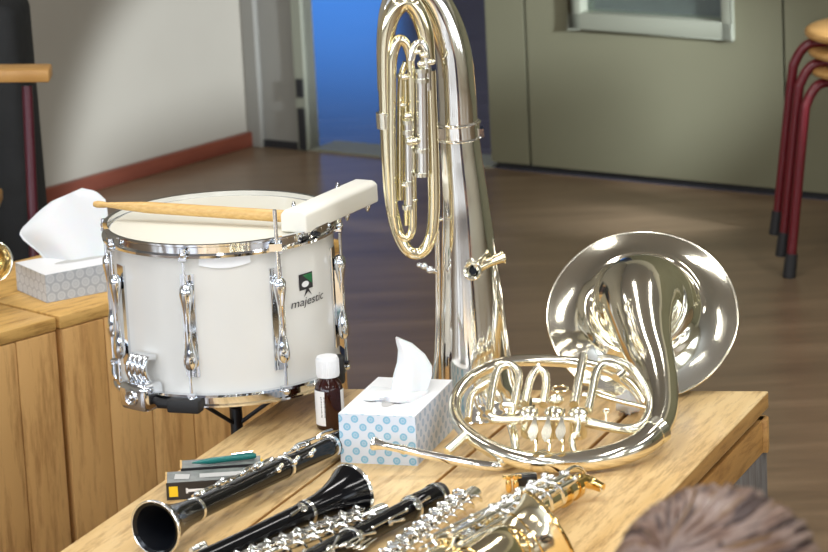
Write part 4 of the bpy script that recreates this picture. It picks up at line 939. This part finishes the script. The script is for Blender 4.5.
# low note cups and guard on the bell
for i, (q, an) in enumerate(((0, .9),)):
    c0 = (bpts[1], lerp(bpts[1], bpts[2], .9))[i]; d = (BZ * math.cos(an) + BS * math.sin(an)); c = c0 + d * .046
    g_ = G(); g_.lathe([(.020, -.006), (.0235, 0), (.0235, .003), (.016, .005), (.0003, .006)], c, d, 28); g_.build('key_cup', M['pale_brass'], sx)
    g_ = G(); g_.ring(c + d * .010, d, .024, .0022, 30); g_.tube([c + BX * .024 + d * .010, c + BX * .026 - d * .006], .0022, 8, 1); g_.tube([c - BX * .024 + d * .010, c - BX * .026 - d * .006], .0022, 8, 1); g_.build('key_guard', M['brass'], sx)
bq = bpts[3] - BS * .050 + BZ * .012; g_ = G(); g_.ring(bq, BX, .018, .0024, 30); g_.tube([bq + BS * .016, bq + BS * .004], .003, 8, 1); g_.build('bell_brace', M['brass'], sx)
# bow joining both tubes below the frame
g_ = G(); g_.tube([ba_ + X * .01, ba_ - X * .05, lerp(ba_, sa_, .5) - X * .09, sa_ - (bpts[1] - sa_).normalized() * .05, sa_], [.028, .029, .031, .031, .030], 32, 8); g_.build('bow', M['pale_brass'], sx)
g_ = G(); g_.tube([at(Ls * .30, .95, .055), at(Ls * .62, .95, .046)], .0048, 12, 1); g_.tube([at(Ls * .6, .95, .046), at(Ls * .6, .6, .03)], .003, 8, 1); g_.tube([at(Ls * .35, .95, .052), at(Ls * .35, .6, .03)], .003, 8, 1); g_.build('side_key_rod', M['nickel'], sx)

# sax mouthpiece with twin screwed ligature, under the horn's front bend
mp = H(522, 483, TH + .012); mo = thing('mouthpiece', 'small black mouthpiece with twin brass ligature screws below the horn', 'mouthpiece', mp)
g_ = G(); g_.box(mp + Vector((.006, .012, .001)), (.034, .022, .018)); g_.build('beak', M['black_plastic'], mo, bevel=.004)
for k in (0, 1):
    g_ = G(); c = mp + Vector((-.020 + k * .011, -.006, -.011)); g_.lathe([(.0025, 0), (.0045, .003), (.0045, .016), (.0028, .019), (.0045, .022), (.0045, .025), (.001, .026)], c, UP, 16); g_.build('ligature_screw', M['brass'], mo)
g_ = G(); g_.box(mp + Vector((-.014, .002, .010)), (.028, .014, .003)); g_.build('ligature', M['brass'], mo, bevel=.001)

# ------------------------------------------------------------------ brass instrument at the left edge
lc = H(-1, 290, TH + .045); tr_ = thing('cornet', 'brass instrument bell rim peeping in at the left picture edge', 'brass instrument', (lc.x, lc.y, TH))
ax = Vector((.35, -.9, .1)).normalized(); c = Q(-8, 262, (lc - CAM).dot(F3))
g_ = G(); g_.lathe([(.037, 0), (.032, .006), (.024, .02), (.016, .045), (.010, .09), (.007, .16)], c, -ax, 40, False); g_.lathe([(.036, 0), (.031, .007), (.023, .021), (.015, .046)], c, -ax, 40, False); g_.build('bell', M['pale_brass'], tr_)
g_ = G(); g_.ring(c, ax, .037, .0022, 48); g_.build('bell_rim', M['pale_silver'], tr_)
g_ = G(); c2_ = c + Vector((-.02, -.02, -.03)); g_.tube([c2_ + Vector((.015, 0, -.0)), c2_ + Vector((.028, 0, .018)), c2_ + Vector((.022, 0, .04)), c2_ + Vector((0, 0, .045))], .006, 12); g_.tube([c - ax * .14, c - ax * .05 + UP * -.03, c2_ + Vector((-.01, 0, 0))], .006, 10); g_.build('tuning_slide', M['pale_silver'], tr_)

# ------------------------------------------------------------------ seated child, only the crown of the head in the frame
hz = 3.30; hc = Q(721, 606, hz); PH = hc.z
per = thing('person', 'seated person with tousled brown hair in the foreground corner', 'person', (hc.x, hc.y + .0, 0))
def skinned(name, verts, edges, radii, mt, par, sub=2, root=0):
    me = bpy.data.meshes.new(name); off = root_loc(par); me.from_pydata([tuple(Vector(p) - off) for p in verts], edges, [])
    o = bpy.data.objects.new(name, me); C.objects.link(o); o.parent = par
    md = o.modifiers.new('skin', 'SKIN'); md.use_smooth_shade = True
    for i, r in enumerate(radii): me.skin_vertices[0].data[i].radius = (r, r) if isinstance(r, (int, float)) else r
    me.skin_vertices[0].data[root].use_root = True
    s = o.modifiers.new('sub', 'SUBSURF'); s.levels = sub; s.render_levels = sub
    me.materials.append(mt)
    return o
hx, hy = hc.x, hc.y
pel = Vector((hx, hy - .02, .50)); ch_ = Vector((hx, hy - .01, .70)); nk = Vector((hx, hy, .83)); 
vts = [pel, Vector((hx, hy - .02, .60)), ch_, Vector((hx, hy, .79)), nk]; eds = [(0, 1), (1, 2), (2, 3), (3, 4)]; rds = [.105, .10, .11, .07, .04]
vts += [Vector((hx, hy, .87)), Vector((hx, hy + .005, PH - .02)), Vector((hx, hy + .004, PH + .04))]; eds += [(4, 5), (5, 6), (6, 7)]; rds += [.045, .078, .066]
for s in (-1, 1):
    i = len(vts); vts += [Vector((hx + s * .13, hy, .765)), Vector((hx + s * .17, hy + .03, .60)), Vector((hx + s * .12, hy + .22, .55)), Vector((hx + s * .10, hy + .28, .55))]; eds += [(3, i), (i, i + 1), (i + 1, i + 2), (i + 2, i + 3)]; rds += [.046, .036, .026, .022]
    j = len(vts); vts += [Vector((hx + s * .08, hy + .03, .50)), Vector((hx + s * .11, hy + .32, .49)), Vector((hx + s * .11, hy + .34, .26)), Vector((hx + s * .11, hy + .34, .06)), Vector((hx + s * .11, hy + .44, .035))]; eds += [(0, j), (j, j + 1), (j + 1, j + 2), (j + 2, j + 3), (j + 3, j + 4)]; rds += [.075, .055, .045, .034, .028]
    hnd = Vector((hx + s * .10, hy + .28, .55))
    k0 = i + 3
    for f in range(4):
        a = len(vts); o_ = (f - 1.5) * .016; ln = (.06, .068, .064, .052)[f]
        vts += [hnd + Vector((o_, .045, 0)), hnd + Vector((o_ * 1.2, .045 + ln * .6, -.006)), hnd + Vector((o_ * 1.2, .045 + ln, -.022))]; eds += [(k0, a), (a, a + 1), (a + 1, a + 2)]; rds += [.009, .0075, .0062]
    a = len(vts); vts += [hnd + Vector((-s * .024, .02, .0)), hnd + Vector((-s * .036, .045, -.008))]; eds += [(k0, a), (a, a + 1)]; rds += [.010, .0075]
body = skinned('body', vts, eds, rds, M['skin'], per)
# clothes: sweater and trousers as their own skins
sv = [Vector((hx, hy - .02, .50)), Vector((hx, hy - .02, .60)), ch_, Vector((hx, hy, .79))]; se = [(0, 1), (1, 2), (2, 3)]; srd = [.115, .11, .122, .078]
for s in (-1, 1):
    i = len(sv); sv += [Vector((hx + s * .13, hy, .765)), Vector((hx + s * .17, hy + .03, .60)), Vector((hx + s * .125, hy + .20, .555))]; se += [(3, i), (i, i + 1), (i + 1, i + 2)]; srd += [.055, .045, .034]
skinned('sweater', sv, se, srd, M['sweater'], per)
tv = [Vector((hx, hy - .02, .51))]; te = []; trd = [.118]
for s in (-1, 1):
    j = len(tv); tv += [Vector((hx + s * .08, hy + .03, .50)), Vector((hx + s * .11, hy + .32, .49)), Vector((hx + s * .11, hy + .34, .26)), Vector((hx + s * .11, hy + .34, .09))]; te += [(0, j), (j, j + 1), (j + 1, j + 2), (j + 2, j + 3)]; trd += [.083, .064, .054, .043]
skinned('trousers', tv, te, trd, M['jeans'], per)
# face looks at the table (away from the camera)
g_ = G(); g_.ball((hx, hy + .088, PH - .035), .011, (1, 1.2, 1.3)); g_.build('nose', M['skin'], per)
for s in (-1, 1):
    g_ = G(); g_.ball((hx + s * .03, hy + .075, PH - .01), .010); g_.build('eye', M['card_white'], per)
    g_ = G(); g_.ball((hx + s * .083, hy, PH - .02), .022, (.4, .8, 1.3)); g_.build('ear', M['skin'], per)
g_ = G(); g_.ball((hx, hy + .076, PH - .068), .018, (1.2, .4, .35)); g_.build('mouth', M['maroon'], per)
# hair: scalp shell plus many combed locks swirling off the crown
HR = Vector((.099, .106, .098)); hcc = Vector((hx, hy - .004, PH + .010))
def scalp(th, ph, k=1.0): return hcc + Vector((math.sin(th) * math.cos(ph) * HR.x, math.sin(th) * math.sin(ph) * HR.y, math.cos(th) * HR.z)) * k
g_ = G(); vs = []
for i in range(19):
    for j in range(40):
        th = i / 18 * 1.75; vs.append(scalp(th, 2 * PI * j / 40, 1.0))
g_.add(vs, [(i * 40 + j, (i + 1) * 40 + j, (i + 1) * 40 + (j + 1) % 40, i * 40 + (j + 1) % 40) for i in range(18) for j in range(40)])
hair = g_.build('hair', M['hair_dark'], per)
g_ = G(); rnd = random.Random(11)
# crown sits at the left rear; locks run from it over to the right like combed waves
cdir = Vector((-.55, -.55, .63)).normalized(); cx_, cy_ = frame_of(cdir)
for i in range(900):
    g_.mi = rnd.choice((0, 0, 0, 1, 1, 1, 2, 3, 3))
    a = rnd.uniform(0, 2 * PI); s0_ = rnd.uniform(.02, 1.15); pts = []; ln = rnd.uniform(.7, 1.15); tw = rnd.uniform(.55, .65); lift = rnd.uniform(1.0, 1.03)
    for k in range(7):
        s_a = s0_ + ln * k / 6; aa = a + tw * s_a * 1.1
        d = (cdir * math.cos(s_a) + (cx_ * math.cos(aa) + cy_ * math.sin(aa)) * math.sin(s_a))
        if d.z < -.35: break
        pts.append(hcc + Vector((d.x * HR.x, d.y * HR.y, d.z * HR.z)) * (lift + .02 * math.sin(k * 1.0)))
    if len(pts) > 3: w_ = rnd.uniform(.0018, .0042); rs_ = [.0012] + [w_] * (len(pts) - 2) + [.0010]; g_.tube(pts, rs_, 6, 2)
g_.build('hair_locks', [M['hair'], M['hair_light'], M['hair_gold'], M['hair_dark']], hair)
# the stool the child sits on
s3 = dup(s0, 'stool under the seated person, below the picture', 'stool of the seated person'); s3.location = (hx, hy - .01, 0); s3.rotation_euler.z = .4; s3.scale = (1, 1, .79)
